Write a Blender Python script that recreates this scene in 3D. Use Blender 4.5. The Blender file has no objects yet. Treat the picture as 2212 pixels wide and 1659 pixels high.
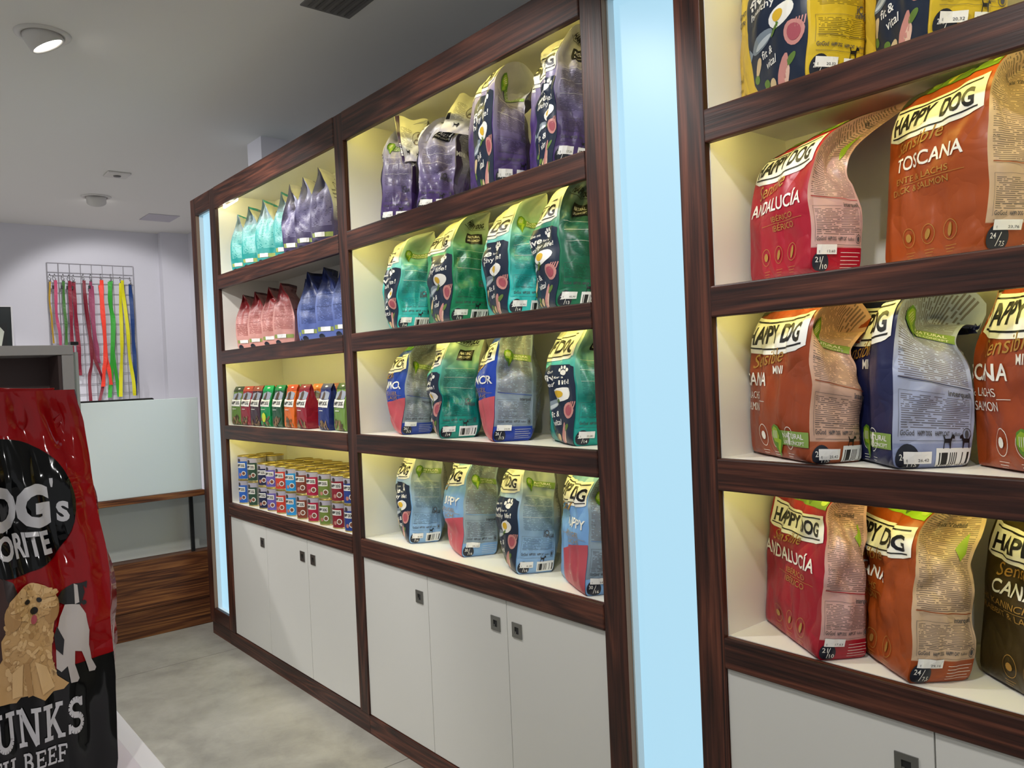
import bpy, bmesh, math, random
from mathutils import Vector, Matrix
C = bpy.context.scene.collection
PI = math.pi
# ------------------------------------------------------------------ camera, world, exposure, room lights
sc = bpy.context.scene
cam_d = bpy.data.cameras.new('camera'); cam = bpy.data.objects.new('camera', cam_d); C.objects.link(cam)
cam_d.sensor_fit = 'HORIZONTAL'; cam_d.sensor_width = 36.0
cam_d.lens = 36.0 * 1722.477 / 2212.0
cam_d.clip_start = 0.05
yaw, pitch, roll = (math.radians(a) for a in (50.38570314, -0.91549705, -2.48887855))
fw = Vector((-math.sin(yaw) * math.cos(pitch), math.cos(yaw) * math.cos(pitch), math.sin(pitch)))
rt0 = Vector((math.cos(yaw), math.sin(yaw), 0)); up0 = rt0.cross(fw)
rt = math.cos(roll) * rt0 + math.sin(roll) * up0
up = -math.sin(roll) * rt0 + math.cos(roll) * up0
mw = Matrix((rt, up, -fw)).transposed().to_4x4(); mw.translation = Vector((4.911, -1.615, 1.4983))
cam.matrix_world = mw
sc.camera = cam

sc.view_settings.view_transform = 'Standard'; sc.view_settings.look = 'None'
sc.view_settings.exposure = 0.0; sc.view_settings.gamma = 1.0; sc.view_settings.use_curve_mapping = False
sc.cycles.use_denoising = True
sc.cycles.max_bounces = 8; sc.cycles.diffuse_bounces = 4

world = bpy.data.worlds.new('shop_beyond'); sc.world = world; world.use_nodes = True
world.node_tree.nodes['Background'].inputs[0].default_value = (0.97, 0.985, 1.0, 1)
world.node_tree.nodes['Background'].inputs[1].default_value = 0.43

CEIL = 3.0
# (x, y, aim, watts, spot angle) : the gimbal downlights of the shop, one row in front of the shelving; last two are added fill lamps
SPOTS = [
    (1.09, -0.93, (1.20, 0.10, 1.0), 70, 95),
    (2.75, -1.10, (2.75, 0.10, 1.0), 70, 95),
    (4.35, -1.25, (4.35, 0.10, 1.0), 70, 95),
    (-1.93, -0.08, (-3.33, 0.30, 1.70), 41, 86),
    (5.60, -2.30, (3.55, -1.40, 1.2), 60, 80),
    (1.30, -2.30, (0.1, -0.55, 0.9), 140, 100),  # unseen lamp added to brighten the counter and floor
    (-1.60, -1.90, (-1.9, -1.7, 0.0), 230, 125),  # unseen lamp added so floor bounce lifts the left ceiling
]

ZT = [2.605, 2.11, 1.684, 1.264, .826]; ZB = [2.485, 2.03, 1.608, 1.186, .750]
DEEP = .357; FR = .02
def under(i): return (2.585 if i == 0 else ZT[i]) - .022     # underside of the board over row i
# ------------------------------------------------------------------ small helpers
def lin(h):
    h = h.lstrip('#'); r = []
    for i in (0, 2, 4):
        c = int(h[i:i + 2], 16) / 255
        r.append(c / 12.92 if c <= .04045 else ((c + .055) / 1.055) ** 2.4)
    return (r[0], r[1], r[2], 1)

MATS = {}
def mat(h, rough=.5, metal=0., emit=0., spec=.5, coat=0.):
    k = (h, rough, metal, emit, spec, coat)
    if k in MATS: return MATS[k]
    m = bpy.data.materials.new('paint_' + h.strip('#')); m.use_nodes = True
    b = m.node_tree.nodes['Principled BSDF']
    b.inputs['Base Color'].default_value = lin(h); b.inputs['Roughness'].default_value = rough
    b.inputs['Metallic'].default_value = metal; b.inputs['Specular IOR Level'].default_value = spec
    b.inputs['Coat Weight'].default_value = coat
    if emit:
        b.inputs['Emission Color'].default_value = lin(h); b.inputs['Emission Strength'].default_value = emit
    MATS[k] = m
    return m

class NT:
    def __init__(s, name, rough=.5, spec=.5):
        s.m = bpy.data.materials.new(name); s.m.use_nodes = True
        s.t = s.m.node_tree; s.b = s.t.nodes['Principled BSDF']
        s.b.inputs['Roughness'].default_value = rough; s.b.inputs['Specular IOR Level'].default_value = spec
    def n(s, typ, **kw):
        x = s.t.nodes.new(typ)
        for k, v in kw.items(): setattr(x, k, v)
        return x
    def link(s, a, b): s.t.links.new(a, b)
    def put(s, inp, v):
        if hasattr(v, 'is_linked') or hasattr(v, 'links'): s.link(v, inp)
        else: inp.default_value = v
    def math(s, op, a, b=0.0):
        x = s.n('ShaderNodeMath', operation=op); s.put(x.inputs[0], a); s.put(x.inputs[1], b); return x.outputs[0]
    def ramp(s, fac, stops, interp='LINEAR'):
        x = s.n('ShaderNodeValToRGB'); cr = x.color_ramp; cr.interpolation = interp
        while len(cr.elements) < len(stops): cr.elements.new(.5)
        for e, (p, c) in zip(cr.elements, stops): e.position = p; e.color = lin(c) if isinstance(c, str) else c
        s.put(x.inputs[0], fac); return x.outputs[0]
    def mix(s, fac, a, b, mode='MIX'):
        x = s.n('ShaderNodeMix', data_type='RGBA', blend_type=mode)
        s.put(x.inputs[0], fac)
        s.put(x.inputs[6], lin(a) if isinstance(a, str) else a); s.put(x.inputs[7], lin(b) if isinstance(b, str) else b)
        return x.outputs[2]
    def uv(s):
        x = s.n('ShaderNodeUVMap'); y = s.n('ShaderNodeSeparateXYZ'); s.link(x.outputs[0], y.inputs[0]); return y.outputs[0], y.outputs[1]
    def noise(s, vec, scale=5., detail=3., rough=.5, dist=0.):
        x = s.n('ShaderNodeTexNoise'); s.put(x.inputs['Vector'], vec); x.inputs['Scale'].default_value = scale
        x.inputs['Detail'].default_value = detail; x.inputs['Roughness'].default_value = rough; x.inputs['Distortion'].default_value = dist
        return x.outputs[0]
    def comb(s, x, y, z=0.0):
        c = s.n('ShaderNodeCombineXYZ'); s.put(c.inputs[0], x); s.put(c.inputs[1], y); s.put(c.inputs[2], z); return c.outputs[0]
    def bump(s, h, strength=.3, dist=.002):
        x = s.n('ShaderNodeBump'); x.inputs['Strength'].default_value = strength; x.inputs['Distance'].default_value = dist
        s.put(x.inputs['Height'], h); s.link(x.outputs[0], s.b.inputs['Normal'])
    def out(s, col): s.put(s.b.inputs['Base Color'], col); return s.m

def wood(name, axis, dark, mid, light, rough=.45):
    s = NT(name, rough, .4)
    tc = s.n('ShaderNodeTexCoord'); oi = s.n('ShaderNodeObjectInfo')
    mp = s.n('ShaderNodeMapping'); s.link(tc.outputs['Object'], mp.inputs[0])
    sc_ = [34., 34., 34.]; sc_[axis] = .9
    mp.inputs['Scale'].default_value = sc_
    off = s.math('MULTIPLY', oi.outputs['Random'], 37.)
    s.link(s.comb(off, off, off), mp.inputs['Location'])
    mp2 = s.n('ShaderNodeMapping'); s.link(tc.outputs['Object'], mp2.inputs[0])
    sc2 = [9., 9., 9.]; sc2[axis] = .55; mp2.inputs['Scale'].default_value = sc2
    s.link(s.comb(off, off, off), mp2.inputs['Location'])
    big = s.noise(mp2.outputs[0], 1., 2., .5, .35)
    rings = s.math('FRACT', s.math('MULTIPLY', big, 11.))
    rings = s.math('ABSOLUTE', s.math('SUBTRACT', rings, .5))
    fine = s.noise(mp.outputs[0], 3., 4., .65, .3)
    f = s.math('ADD', s.math('MULTIPLY', rings, .45), s.math('MULTIPLY', fine, .78))
    col = s.ramp(f, [(.30, dark), (.50, mid), (.74, light)])
    blot = s.noise(mp2.outputs[0], .55, 2., .5, 0.)
    col = s.mix(s.math('MULTIPLY', s.math('SUBTRACT', blot, .40), 2.2), col, dark)
    s.bump(fine, .35, .0015)
    return s.out(col)
WOODC = ('#1b0e0c', '#43231a', '#6e3e2d')
WX = wood('wood_along_x', 0, *WOODC); WY = wood('wood_along_y', 1, '#341a0d', '#6b3d20', '#a06a3a'); WZ = wood('wood_along_z', 2, *WOODC)
PINE_AND_LIT = mat('#8c6d55', .6)  # pale wood side; on the far column post, panel light put into colour

class MB:
    def __init__(s): s.v = []; s.f = []; s.fm = []; s.uv = []; s.mats = []
    def mi(s, m):
        if m not in s.mats: s.mats.append(m)
        return s.mats.index(m)
    def face(s, pts, m, uvs=None):
        b = len(s.v); s.v += [tuple(p) for p in pts]; s.f.append(tuple(range(b, b + len(pts)))); s.fm.append(s.mi(m))
        s.uv.append(uvs or [(0, 0)] * len(pts))
    def idx(s, verts, faces, m, uvs=None):
        b = len(s.v); s.v += [tuple(p) for p in verts]; k = s.mi(m)
        for i, f in enumerate(faces):
            s.f.append(tuple(b + j for j in f)); s.fm.append(k); s.uv.append([uvs[j] for j in f] if uvs else [(0, 0)] * len(f))
    def box(s, x0, y0, z0, x1, y1, z1, m, bev=0.0):
        bm = bmesh.new(); bmesh.ops.create_cube(bm, size=1)
        for v in bm.verts: v.co = ((x0 + x1) / 2 + v.co.x * (x1 - x0), (y0 + y1) / 2 + v.co.y * (y1 - y0), (z0 + z1) / 2 + v.co.z * (z1 - z0))
        if bev: bmesh.ops.bevel(bm, geom=bm.edges[:], offset=bev, segments=2, profile=.5, affect='EDGES')
        s.bm(bm, m)
    def bm(s, bm, m, mtx=None):
        bm.verts.index_update()
        s.idx([(mtx @ v.co) if mtx else v.co for v in bm.verts], [[v.index for v in f.verts] for f in bm.faces], m); bm.free()
    def lathe(s, prof, m, n=24, c=(0, 0, 0), mtx=None, cap=False):
        vs = []; fs = []; us = []
        for k, (r, z) in enumerate(prof):
            for i in range(n):
                a = 2 * PI * i / n; p = Vector((c[0] + r * math.cos(a), c[1] + r * math.sin(a), c[2] + z))
                vs.append(mtx @ p if mtx else p); us.append((i / n, k / max(1, len(prof) - 1)))
        for k in range(len(prof) - 1):
            for i in range(n):
                j = (i + 1) % n; fs.append((k * n + i, k * n + j, (k + 1) * n + j, (k + 1) * n + i))
        if cap: fs.append(tuple((len(prof) - 1) * n + i for i in range(n)))
        s.idx(vs, fs, m, us)
    def tube(s, pts, r, m, n=8):
        pts = [Vector(p) for p in pts]; vs = []; fs = []; prev = None
        for k, p in enumerate(pts):
            d = (pts[min(k + 1, len(pts) - 1)] - pts[max(k - 1, 0)]).normalized()
            a = prev or Vector((0, 0, 1)) if abs(d.z) < .95 else prev or Vector((1, 0, 0))
            x = (a - d * a.dot(d)).normalized(); prev = x; y = d.cross(x)
            for i in range(n):
                t = 2 * PI * i / n; vs.append(p + r * (math.cos(t) * x + math.sin(t) * y))
        for k in range(len(pts) - 1):
            for i in range(n):
                j = (i + 1) % n; fs.append((k * n + i, k * n + j, (k + 1) * n + j, (k + 1) * n + i))
        fs.append(tuple(range(n))[::-1]); fs.append(tuple((len(pts) - 1) * n + i for i in range(n)))
        s.idx(vs, fs, m)
    def build(s, name, parent=None, smooth=False, recalc=True):
        me = bpy.data.meshes.new(name); me.from_pydata(s.v, [], s.f)
        for m in s.mats: me.materials.append(m)
        me.polygons.foreach_set('material_index', s.fm)
        ul = me.uv_layers.new(name='UVMap'); flat = [c for f in s.uv for c in f]
        ul.data.foreach_set('uv', [x for c in flat for x in c])
        if smooth: me.polygons.foreach_set('use_smooth', [True] * len(me.polygons))
        me.update()
        o = bpy.data.objects.new(name, me); C.objects.link(o)
        if parent: o.parent = parent
        return o

def thing(name, label, cat, loc=(0, 0, 0), rz=0., group=None):
    o = bpy.data.objects.new(name, None); C.objects.link(o); o.empty_display_size = .05
    o.location = loc; o.rotation_euler = (0, 0, rz); o['label'] = label; o['category'] = cat
    if group: o['group'] = group
    return o
def tag(o, label, cat, group=None):
    o['label'] = label; o['category'] = cat
    if group: o['group'] = group
    return o
def struct(o): o['kind'] = 'structure'; return o
def dup(root, loc, rz, label, group=None):
    r = root.copy(); C.objects.link(r); r.location = loc; r.rotation_euler = (0, 0, rz); r['label'] = label
    if group: r['group'] = group
    for ch in root.children:
        c = ch.copy(); C.objects.link(c); c.parent = r
        for g in ch.children:
            d = g.copy(); C.objects.link(d); d.parent = c
    return r

# ------------------------------------------------------------------ flat shapes (text, polygons) that get mapped onto surfaces
TXT = {}
def text2d(s, bold=.0, shear=0.):
    """triangulated lettering, cap height 1, starting at x=0 ; returns verts, faces, width"""
    k = (s, bold, shear)
    if k in TXT: return TXT[k]
    cu = bpy.data.curves.new('t', 'FONT'); cu.body = s; cu.resolution_u = 3; cu.offset = bold; cu.shear = shear
    o = bpy.data.objects.new('t', cu); C.objects.link(o)
    me = bpy.data.meshes.new_from_object(o.evaluated_get(bpy.context.evaluated_depsgraph_get()))
    vs = [(v.co.x, v.co.y) for v in me.vertices]; fs = [tuple(p.vertices) for p in me.polygons]
    bpy.data.objects.remove(o); bpy.data.curves.remove(cu); bpy.data.meshes.remove(me)
    x0 = min(v[0] for v in vs); x1 = max(v[0] for v in vs); H = .69
    vs = [((x - x0) / H, y / H) for x, y in vs]
    TXT[k] = (vs, fs, (x1 - x0) / H); return TXT[k]

# slab-serif strokes for the big words on the red bag: letter -> (advance, strokes, serif bars)
def slab(s, w=.17):
    A = {'C': 0, 'H': 1}
    out = []; x = 0.
    def bar(ax, ay, bx, by, t=w):
        d = Vector((bx - ax, by - ay)); L = d.length or 1; n = Vector((-d.y, d.x)) / L * t / 2
        out.append([(x + ax - n.x, ay - n.y), (x + bx - n.x, by - n.y), (x + bx + n.x, by + n.y), (x + ax + n.x, ay + n.y)])
    def ser(cx, cy, L=.42, t=.12): bar(cx - L / 2, cy, cx + L / 2, cy, t)
    def arc(cx, cy, rx, ry, a0, a1, n=10, t=w):
        p = [(cx + rx * math.cos(math.radians(a0 + (a1 - a0) * i / n)), cy + ry * math.sin(math.radians(a0 + (a1 - a0) * i / n))) for i in range(n + 1)]
        for q, r in zip(p, p[1:]): bar(*q, *r, t)
    for ch in s:
        if ch == 'H':
            bar(.2, 0, .2, 1); bar(.75, 0, .75, 1); bar(.2, .5, .75, .5, .13)
            for cx in (.2, .75): ser(cx, .06, .38); ser(cx, .94, .38)
            x += 1.05
        elif ch == 'U':
            bar(.2, .3, .2, 1); bar(.75, .3, .75, 1); arc(.475, .33, .275, .26, 180, 360); ser(.2, .94, .4); ser(.75, .94, .4); x += 1.05
        elif ch == 'N':
            bar(.2, 0, .2, 1, .14); bar(.8, 0, .8, 1, .14); bar(.2, 1, .8, 0, .18); ser(.2, .06, .38); ser(.15, .94, .28); ser(.8, .94, .38); x += 1.08
        elif ch == 'K':
            bar(.2, 0, .2, 1); bar(.25, .42, .72, .95, .14); bar(.42, .55, .78, .03, .17); ser(.2, .06, .4); ser(.2, .94, .4); ser(.8, .06, .34); ser(.72, .94, .34); x += 1.06
        elif ch == 'S':
            arc(.4, .72, .26, .21, 20, 270); arc(.4, .29, .28, .22, 90, -160); bar(.66, .72, .66, .97, .1); bar(.1, .03, .1, .3, .1); x += .82
        elif ch == 'C':
            arc(.48, .5, .36, .42, 45, 315, 14); bar(.76, .7, .76, .97, .1); x += .92
        elif ch in 'EF':
            bar(.2, 0, .2, 1); bar(.05, .94, .72, .94, .13); bar(.2, .5, .58, .5, .13); bar(.7, .94, .7, .72, .1); bar(.56, .62, .56, .38, .09)
            if ch == 'E': bar(.05, .06, .74, .06, .13); bar(.73, .06, .73, .28, .1); x += .86
            else: ser(.22, .06, .44); x += .82
        elif ch == 'B':
            bar(.2, 0, .2, 1); bar(.05, .06, .42, .06, .12); bar(.05, .94, .4, .94, .12); bar(.2, .51, .44, .51, .12); arc(.4, .725, .24, .215, 90, -90); arc(.43, .285, .27, .225, 90, -90); x += .9
        elif ch == 'W':
            bar(.1, .97, .34, .03, .16); bar(.34, .03, .58, .97, .12); bar(.58, .97, .82, .03, .16); bar(.82, .03, 1.06, .97, .12); ser(.1, .94, .34); ser(1.06, .94, .34); x += 1.2
        elif ch == 'I':
            bar(.22, 0, .22, 1); ser(.22, .06, .4); ser(.22, .94, .4); x += .48
        elif ch == 'T':
            bar(.4, 0, .4, 1); bar(.04, .94, .76, .94, .13); bar(.06, .94, .06, .7, .1); bar(.74, .94, .74, .7, .1); ser(.4, .06, .4); x += .84
        elif ch == 'D':
            bar(.2, 0, .2, 1); bar(.05, .06, .42, .06, .12); bar(.05, .94, .42, .94, .12); arc(.4, .5, .38, .43, 90, -90, 12); x += .98
        elif ch == 'A':
            bar(.14, 0, .46, 1, .13); bar(.46, 1, .8, 0, .17); bar(.25, .34, .68, .34, .12); ser(.14, .06, .34); ser(.8, .06, .36); x += 1.0
        elif ch == ' ': x += .5
    vs = []; fs = []
    for q in out:
        b = len(vs); vs += q; fs.append((b, b + 1, b + 2, b + 3))
    return vs, fs, x

def ell(cx, cy, rx, ry, n=20, rot=0.):
    r = math.radians(rot)
    return [(cx + rx * math.cos(a) * math.cos(r) - ry * math.sin(a) * math.sin(r), cy + rx * math.cos(a) * math.sin(r) + ry * math.sin(a) * math.cos(r)) for a in [2 * PI * i / n for i in range(n)]]
def rect(x0, y0, x1, y1): return [(x0, y0), (x1, y0), (x1, y1), (x0, y1)]

class Art:
    """draws flat shapes in a panel's own (X,Y) in [0,1]^2, cut along the panel's grid and laid onto its surface"""
    def __init__(s, mb, fn, nx, ny, w, h): s.mb = mb; s.fn = fn; s.nx = nx; s.ny = ny; s.w = w; s.h = h; s.k = 1
    def raw(s, vs, fs, m, layer=None, uvbox=False):
        bm = bmesh.new(); bv = [bm.verts.new((x, y, 0)) for x, y in vs]
        for f in fs:
            try: bm.faces.new([bv[i] for i in f])
            except ValueError: pass
        bm.faces.ensure_lookup_table()
        if any(len(f.verts) > 4 for f in bm.faces): bmesh.ops.triangulate(bm, faces=bm.faces[:])
        xs = [v[0] for v in vs]; ys = [v[1] for v in vs]; x0, x1, y0, y1 = min(xs), max(xs), min(ys), max(ys)
        for i in range(1, s.nx):
            if x0 < i / s.nx < x1: bmesh.ops.bisect_plane(bm, geom=bm.verts[:] + bm.edges[:] + bm.faces[:], plane_co=(i / s.nx, 0, 0), plane_no=(1, 0, 0))
        for i in range(1, s.ny):
            if y0 < i / s.ny < y1: bmesh.ops.bisect_plane(bm, geom=bm.verts[:] + bm.edges[:] + bm.faces[:], plane_co=(0, i / s.ny, 0), plane_no=(0, 1, 0))
        off = .0007 + .0007 * (layer if layer is not None else s.k)
        bm.verts.index_update()
        vv = [s.fn(min(max(v.co.x, 0), 1), min(max(v.co.y, 0), 1), off) for v in bm.verts]
        uu = [((v.co.x - x0) / (x1 - x0 + 1e-9), (v.co.y - y0) / (y1 - y0 + 1e-9)) for v in bm.verts]
        s.mb.idx(vv, [[v.index for v in f.verts] for f in bm.faces], m, uu); bm.free()
    def poly(s, pts, m, layer=1): s.raw(pts, [tuple(range(len(pts)))], m, layer)
    def ring(s, cx, cy, rx, ry, t, m, layer=2, n=20):
        o = ell(cx, cy, rx, ry, n); i = ell(cx, cy, rx * (1 - t), ry * (1 - t), n)
        s.raw(o + i, [(k, (k + 1) % n, n + (k + 1) % n, n + k) for k in range(n)], m, layer)
    def text(s, t, x, y, hgt, m, layer=2, width=None, bold=.02, shear=0., arc=0., tilt=0., right=False, font=None):
        """cap height hgt metres ; x,y = lower left (or right) in panel units ; width = metres or natural"""
        vs, fs, W = font(t) if font else text2d(t, bold, shear)
        sx = (width / W if width else hgt) / s.w; sy = hgt / s.h
        if right: x -= W * sx
        out = []
        for a, b in vs:
            X = x + a * sx; Y = y + b * sy
            q = a / W * 2 - 1
            out.append((X, Y + arc * (1 - q * q) / s.h + tilt * a * sx * s.w / s.h))
        s.raw(out, fs, m, layer)
    def line(s, x0, y0, x1, y1, t, m, layer=2):
        dx = (x1 - x0) * s.w; dy = (y1 - y0) * s.h; L = math.hypot(dx, dy); nx = -dy / L * t / 2 / s.w; ny = dx / L * t / 2 / s.h
        s.poly([(x0 - nx, y0 - ny), (x1 - nx, y1 - ny), (x1 + nx, y1 + ny), (x0 + nx, y0 + ny)], m, layer)

# ------------------------------------------------------------------ printed film materials
PRINT = {}
def film(stops, zones=(), rough=.36, key=None, spec=.5, crum=.026):
    """a film whose printed colours run up the panel; zones = blocks of fine print (u0,u1,v0,v1,lines,ink)"""
    k = (tuple(stops), tuple(zones), rough)
    if k in PRINT: return PRINT[k]
    s = NT('printed_film', rough, spec); u, v = s.uv()
    col = s.ramp(v, stops)
    for (u0, u1, v0, v1, N, ink) in zones:
        vn = s.math('MULTIPLY', v, float(N)); row = s.math('FLOOR', vn)
        m = s.math('LESS_THAN', s.math('FRACT', vn), .5)
        nz = s.noise(s.comb(s.math('MULTIPLY', u, 14.), s.math('MULTIPLY', row, 3.7)), 1., 1.)
        m = s.math('MULTIPLY', m, s.math('GREATER_THAN', nz, .40))
        for op, a, b in (('GREATER_THAN', u, u0), ('LESS_THAN', u, u1), ('GREATER_THAN', v, v0), ('LESS_THAN', v, v1)):
            m = s.math('MULTIPLY', m, s.math(op, a, b))
        col = s.mix(s.math('MULTIPLY', m, .75), col, ink)
    tc = s.n('ShaderNodeTexCoord')
    a = s.math('ABSOLUTE', s.math('SUBTRACT', s.noise(tc.outputs['Object'], 6., 1., .35, 1.4), .5)); b = s.math('ABSOLUTE', s.math('SUBTRACT', s.noise(tc.outputs['Object'], 17., 1., .4, .8), .5))
    s.bump(s.math('ADD', s.math('MULTIPLY', a, 1.), s.math('MULTIPLY', b, .22)), .6, crum)
    PRINT[k] = s.out(col); return s.m
def barcode_mat():
    if 'bar' in PRINT: return PRINT['bar']
    s = NT('barcode_print', .4); u, v = s.uv()
    w = s.n('ShaderNodeTexWhiteNoise', noise_dimensions='1D'); s.put(w.inputs['W'], s.math('FLOOR', s.math('MULTIPLY', u, 34.)))
    m = s.math('GREATER_THAN', w.outputs[0], .5)
    for op, a, b in (('GREATER_THAN', u, .08), ('LESS_THAN', u, .95), ('GREATER_THAN', v, .16), ('LESS_THAN', v, .80)): m = s.math('MULTIPLY', m, s.math(op, a, b))
    PRINT['bar'] = s.out(s.mix(m, '#e9e9e6', '#141414')); return s.m

WHITE = mat('#eceae2', .45); CREAM = mat('#e6e4da', .45); BLACK = mat('#131318', .4); NAVYP = mat('#16243a', .35)
GOLD = mat('#b98f45', .35, .3); LEAF = mat('#8fae2a', .4); LEAF2 = mat('#55821f', .4); BAND = mat('#7f9c4a', .45); STICK = mat('#efeeea', .5)
INK = mat('#4a4a4e', .5); BADGE = mat('#1a1f2c', .4); RED2 = mat('#c04a52', .4); MEAT = mat('#c98a82', .4); MEAT2 = mat('#a8525c', .4)
YOLK = mat('#d8ae2e', .4); FISH = mat('#7d8a94', .35); GREENP = mat('#5d7a33', .45); BONE = mat('#cdb48a', .45)

# ------------------------------------------------------------------ a filled food bag
def crom(pts, t):
    """Catmull-Rom through (t, values...)"""
    n = len(pts)
    for i in range(n - 1):
        if t <= pts[i + 1][0] or i == n - 2: break
    p1, p2 = pts[i], pts[i + 1]; p0 = pts[max(i - 1, 0)]; p3 = pts[min(i + 2, n - 1)]
    h = p2[0] - p1[0]; x = min(max((t - p1[0]) / h, 0), 1); r = []
    for k in range(1, len(p1)):
        m1 = (p2[k] - p0[k]) / max(p2[0] - p0[0], 1e-6) * h; m2 = (p3[k] - p1[k]) / max(p3[0] - p1[0], 1e-6) * h
        r.append((2 * x**3 - 3 * x**2 + 1) * p1[k] + (x**3 - 2 * x**2 + x) * m1 + (-2 * x**3 + 3 * x**2) * p2[k] + (x**3 - x**2) * m2)
    return r

class Bag:
    def __init__(s, w, d, h, style='lean', seed=1, wr=.006, tb=.10, fb=.03, lean=0., nu=22, nv=46, ns=12, a=None, g=None, sway=0., bb=.04, room=None):
        s.w, s.d, s.h, s.wr = w, d, h, wr * 1.55; s.fb = fb; s.bb = bb; s.room = room; s.G_ = {};  s.nu, s.nv, s.ns = nu, nv, ns; s.lean = lean; s.sway = sway
        R = random.Random(seed); D = d / 2
        if style == 'lean':
            s.F = [(0, -D, 0), (.06, -D - .005, .03 * h), (.3, -D + .008, .31 * h), (.56, -D + .016, .58 * h), (.74, -D + .028, .775 * h), (.88, -D * .45 + tb * .35, .93 * h), (1, tb, h)]
            s.B = [(0, D, 0), (.06, D + .008, .03 * h), (.3, D + .018, .29 * h), (.56, D + .020, .55 * h), (.74, D + .022, .72 * h), (.88, max(D + .02, tb * .9), .87 * h), (1, tb + .004, h - .004)]
            s.A = [(0, 1.), (.3, 1.04), (.7, 1.0), (1, .98)]; s.G = [(0, .002), (.12, .010), (.4, .016), (.62, .006), (.76, -.020), (.89, -.045), (1, -.001)]
        elif style == 'roll':
            s.F = [(0, -D, 0), (.07, -D - .012, .03 * h), (.27, -D - .012, .33 * h), (.5, -D - .008, .62 * h), (.66, -D * .8, .85 * h), (.78, D * .15, .985 * h), (.89, D * 1.25, .97 * h), (.96, D * 2., .84 * h), (1, D * 2.1, .72 * h)]
            s.B = [(0, D, 0), (.07, D + .01, .03 * h), (.27, D + .02, .28 * h), (.5, D + .012, .50 * h), (.66, D * .80, .63 * h), (.78, D * 1.0, .71 * h), (.89, D * 1.4, .76 * h), (.96, D * 1.8, .74 * h), (1, D * 2.05, .70 * h)]
            s.A = [(0, 1.), (.3, 1.05), (.7, 1.0), (1, .97)]; s.G = [(0, .002), (.12, .012), (.35, .016), (.5, .0), (.6, -.03), (.7, -.075), (.82, -.10), (.94, -.08), (1, -.001)]
        elif style == 'flag':
            s.F = [(0, -D, 0), (.06, -D - .012, .03 * h), (.25, -D - .010, .27 * h), (.46, -D - .004, .50 * h), (.62, -D * .55, .70 * h), (.76, D * .7, .82 * h), (1, D * 4.6, 1.0 * h)]
            s.B = [(0, D, 0), (.06, D + .008, .03 * h), (.25, D + .015, .27 * h), (.46, D + .0, .46 * h), (.62, D * .72, .58 * h), (.76, D * 1.3, .72 * h), (1, D * 4.6 + .004, .99 * h)]
            s.A = [(0, 1.), (.3, 1.03), (.7, 1.), (1, .97)]; s.G = [(0, .002), (.12, .006), (.4, .010), (.56, -.02), (.7, -.035), (.85, -.02), (1, -.001)]
        else:  # upright with a flat top seal
            s.F = [(0, -D, 0), (.06, -D - .006, .03 * h), (.3, -D - fb, .3 * h), (.56, -D - fb * .6, .56 * h), (.74, -D * .62, .75 * h), (.88, -.008 + tb * .3, .89 * h), (1, tb, h)]
            s.B = [(0, D, 0), (.06, D + .006, .03 * h), (.3, D + fb, .3 * h), (.56, D + fb * .6, .56 * h), (.74, D * .62, .75 * h), (.88, .008 + tb * .3, .89 * h), (1, tb + .003, h)]
            s.A = [(0, 1.), (.3, 1.03), (.7, 1.), (1, .99)]; s.G = [(0, .001), (.12, .006), (.4, .010), (.6, .004), (.74, -.012), (.86, -.022), (1, -.001)]
        if a: s.A = a
        if g: s.G = g
        s.dents = []
        for p0, p1 in ((0, 2), (0, 2), (9, 11), (17, 18.3), (17, 18.3), (29, 30.3)):
            for k in range(2): s.dents.append((R.uniform(p0 + .1, p1 - .1), R.uniform(.2, .95), R.uniform(-.5, .5) * .6, R.uniform(.07, .15) if p0 < 10 else R.uniform(.05, .11), R.uniform(.3, .75) if p0 < 10 else R.uniform(.5, 1.4), R.uniform(.35, .7)))
        s.folds = []
        for k in range(9):
            ang = R.uniform(0, PI); fr = R.uniform(1.1, 3.4)
            s.folds.append((math.cos(ang) * fr, math.sin(ang) * fr * 1.4, R.uniform(0, 6), R.uniform(.35, 1.) / fr ** .5))
    def wrin(s, p, q):
        t = 0.
        for a, b, c, m in s.folds:
            x = a * p + b * q + c + .35 * math.sin(2.1 * p + 1.7 * q + c)
            y = abs((x % 1.) - .5) * 2
            t += m * (math.sqrt(y * y + .004) - .5)
        for cx, cy, sl, wd, am, rg in s.dents:
            d = abs(q - cy - sl * (p - cx)) / wd; e = abs(p - cx) / rg
            if d < 1 and e < 1: t -= am * 1.3 * (1 - d) * (1 - e * e)
        return t * s.wr * (.45 + .75 * min(max(q, 0), 1)) * min(1, q * 5) * min(1, (1 - q) * 9 + .15)
    def seam(s, side, v, edge):
        """side -1/+1, edge 0 front 1 back"""
        y, z = crom(s.F if edge == 0 else s.B, v); x = side * s.w / 2 * crom(s.A, v)[0]
        k = s.wrin(edge * 2.7 + side * 1.3 + 5, v)
        e = .0035 * min(1, v * 12) * min(1, (1 - v) * 10)   # the welded corner seam stands a little proud
        return Vector((x + side * (k * .6 + e), y + (k * .7) + (-e if edge == 0 else e), z + (k * .5 if v > .03 else 0)))
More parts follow.
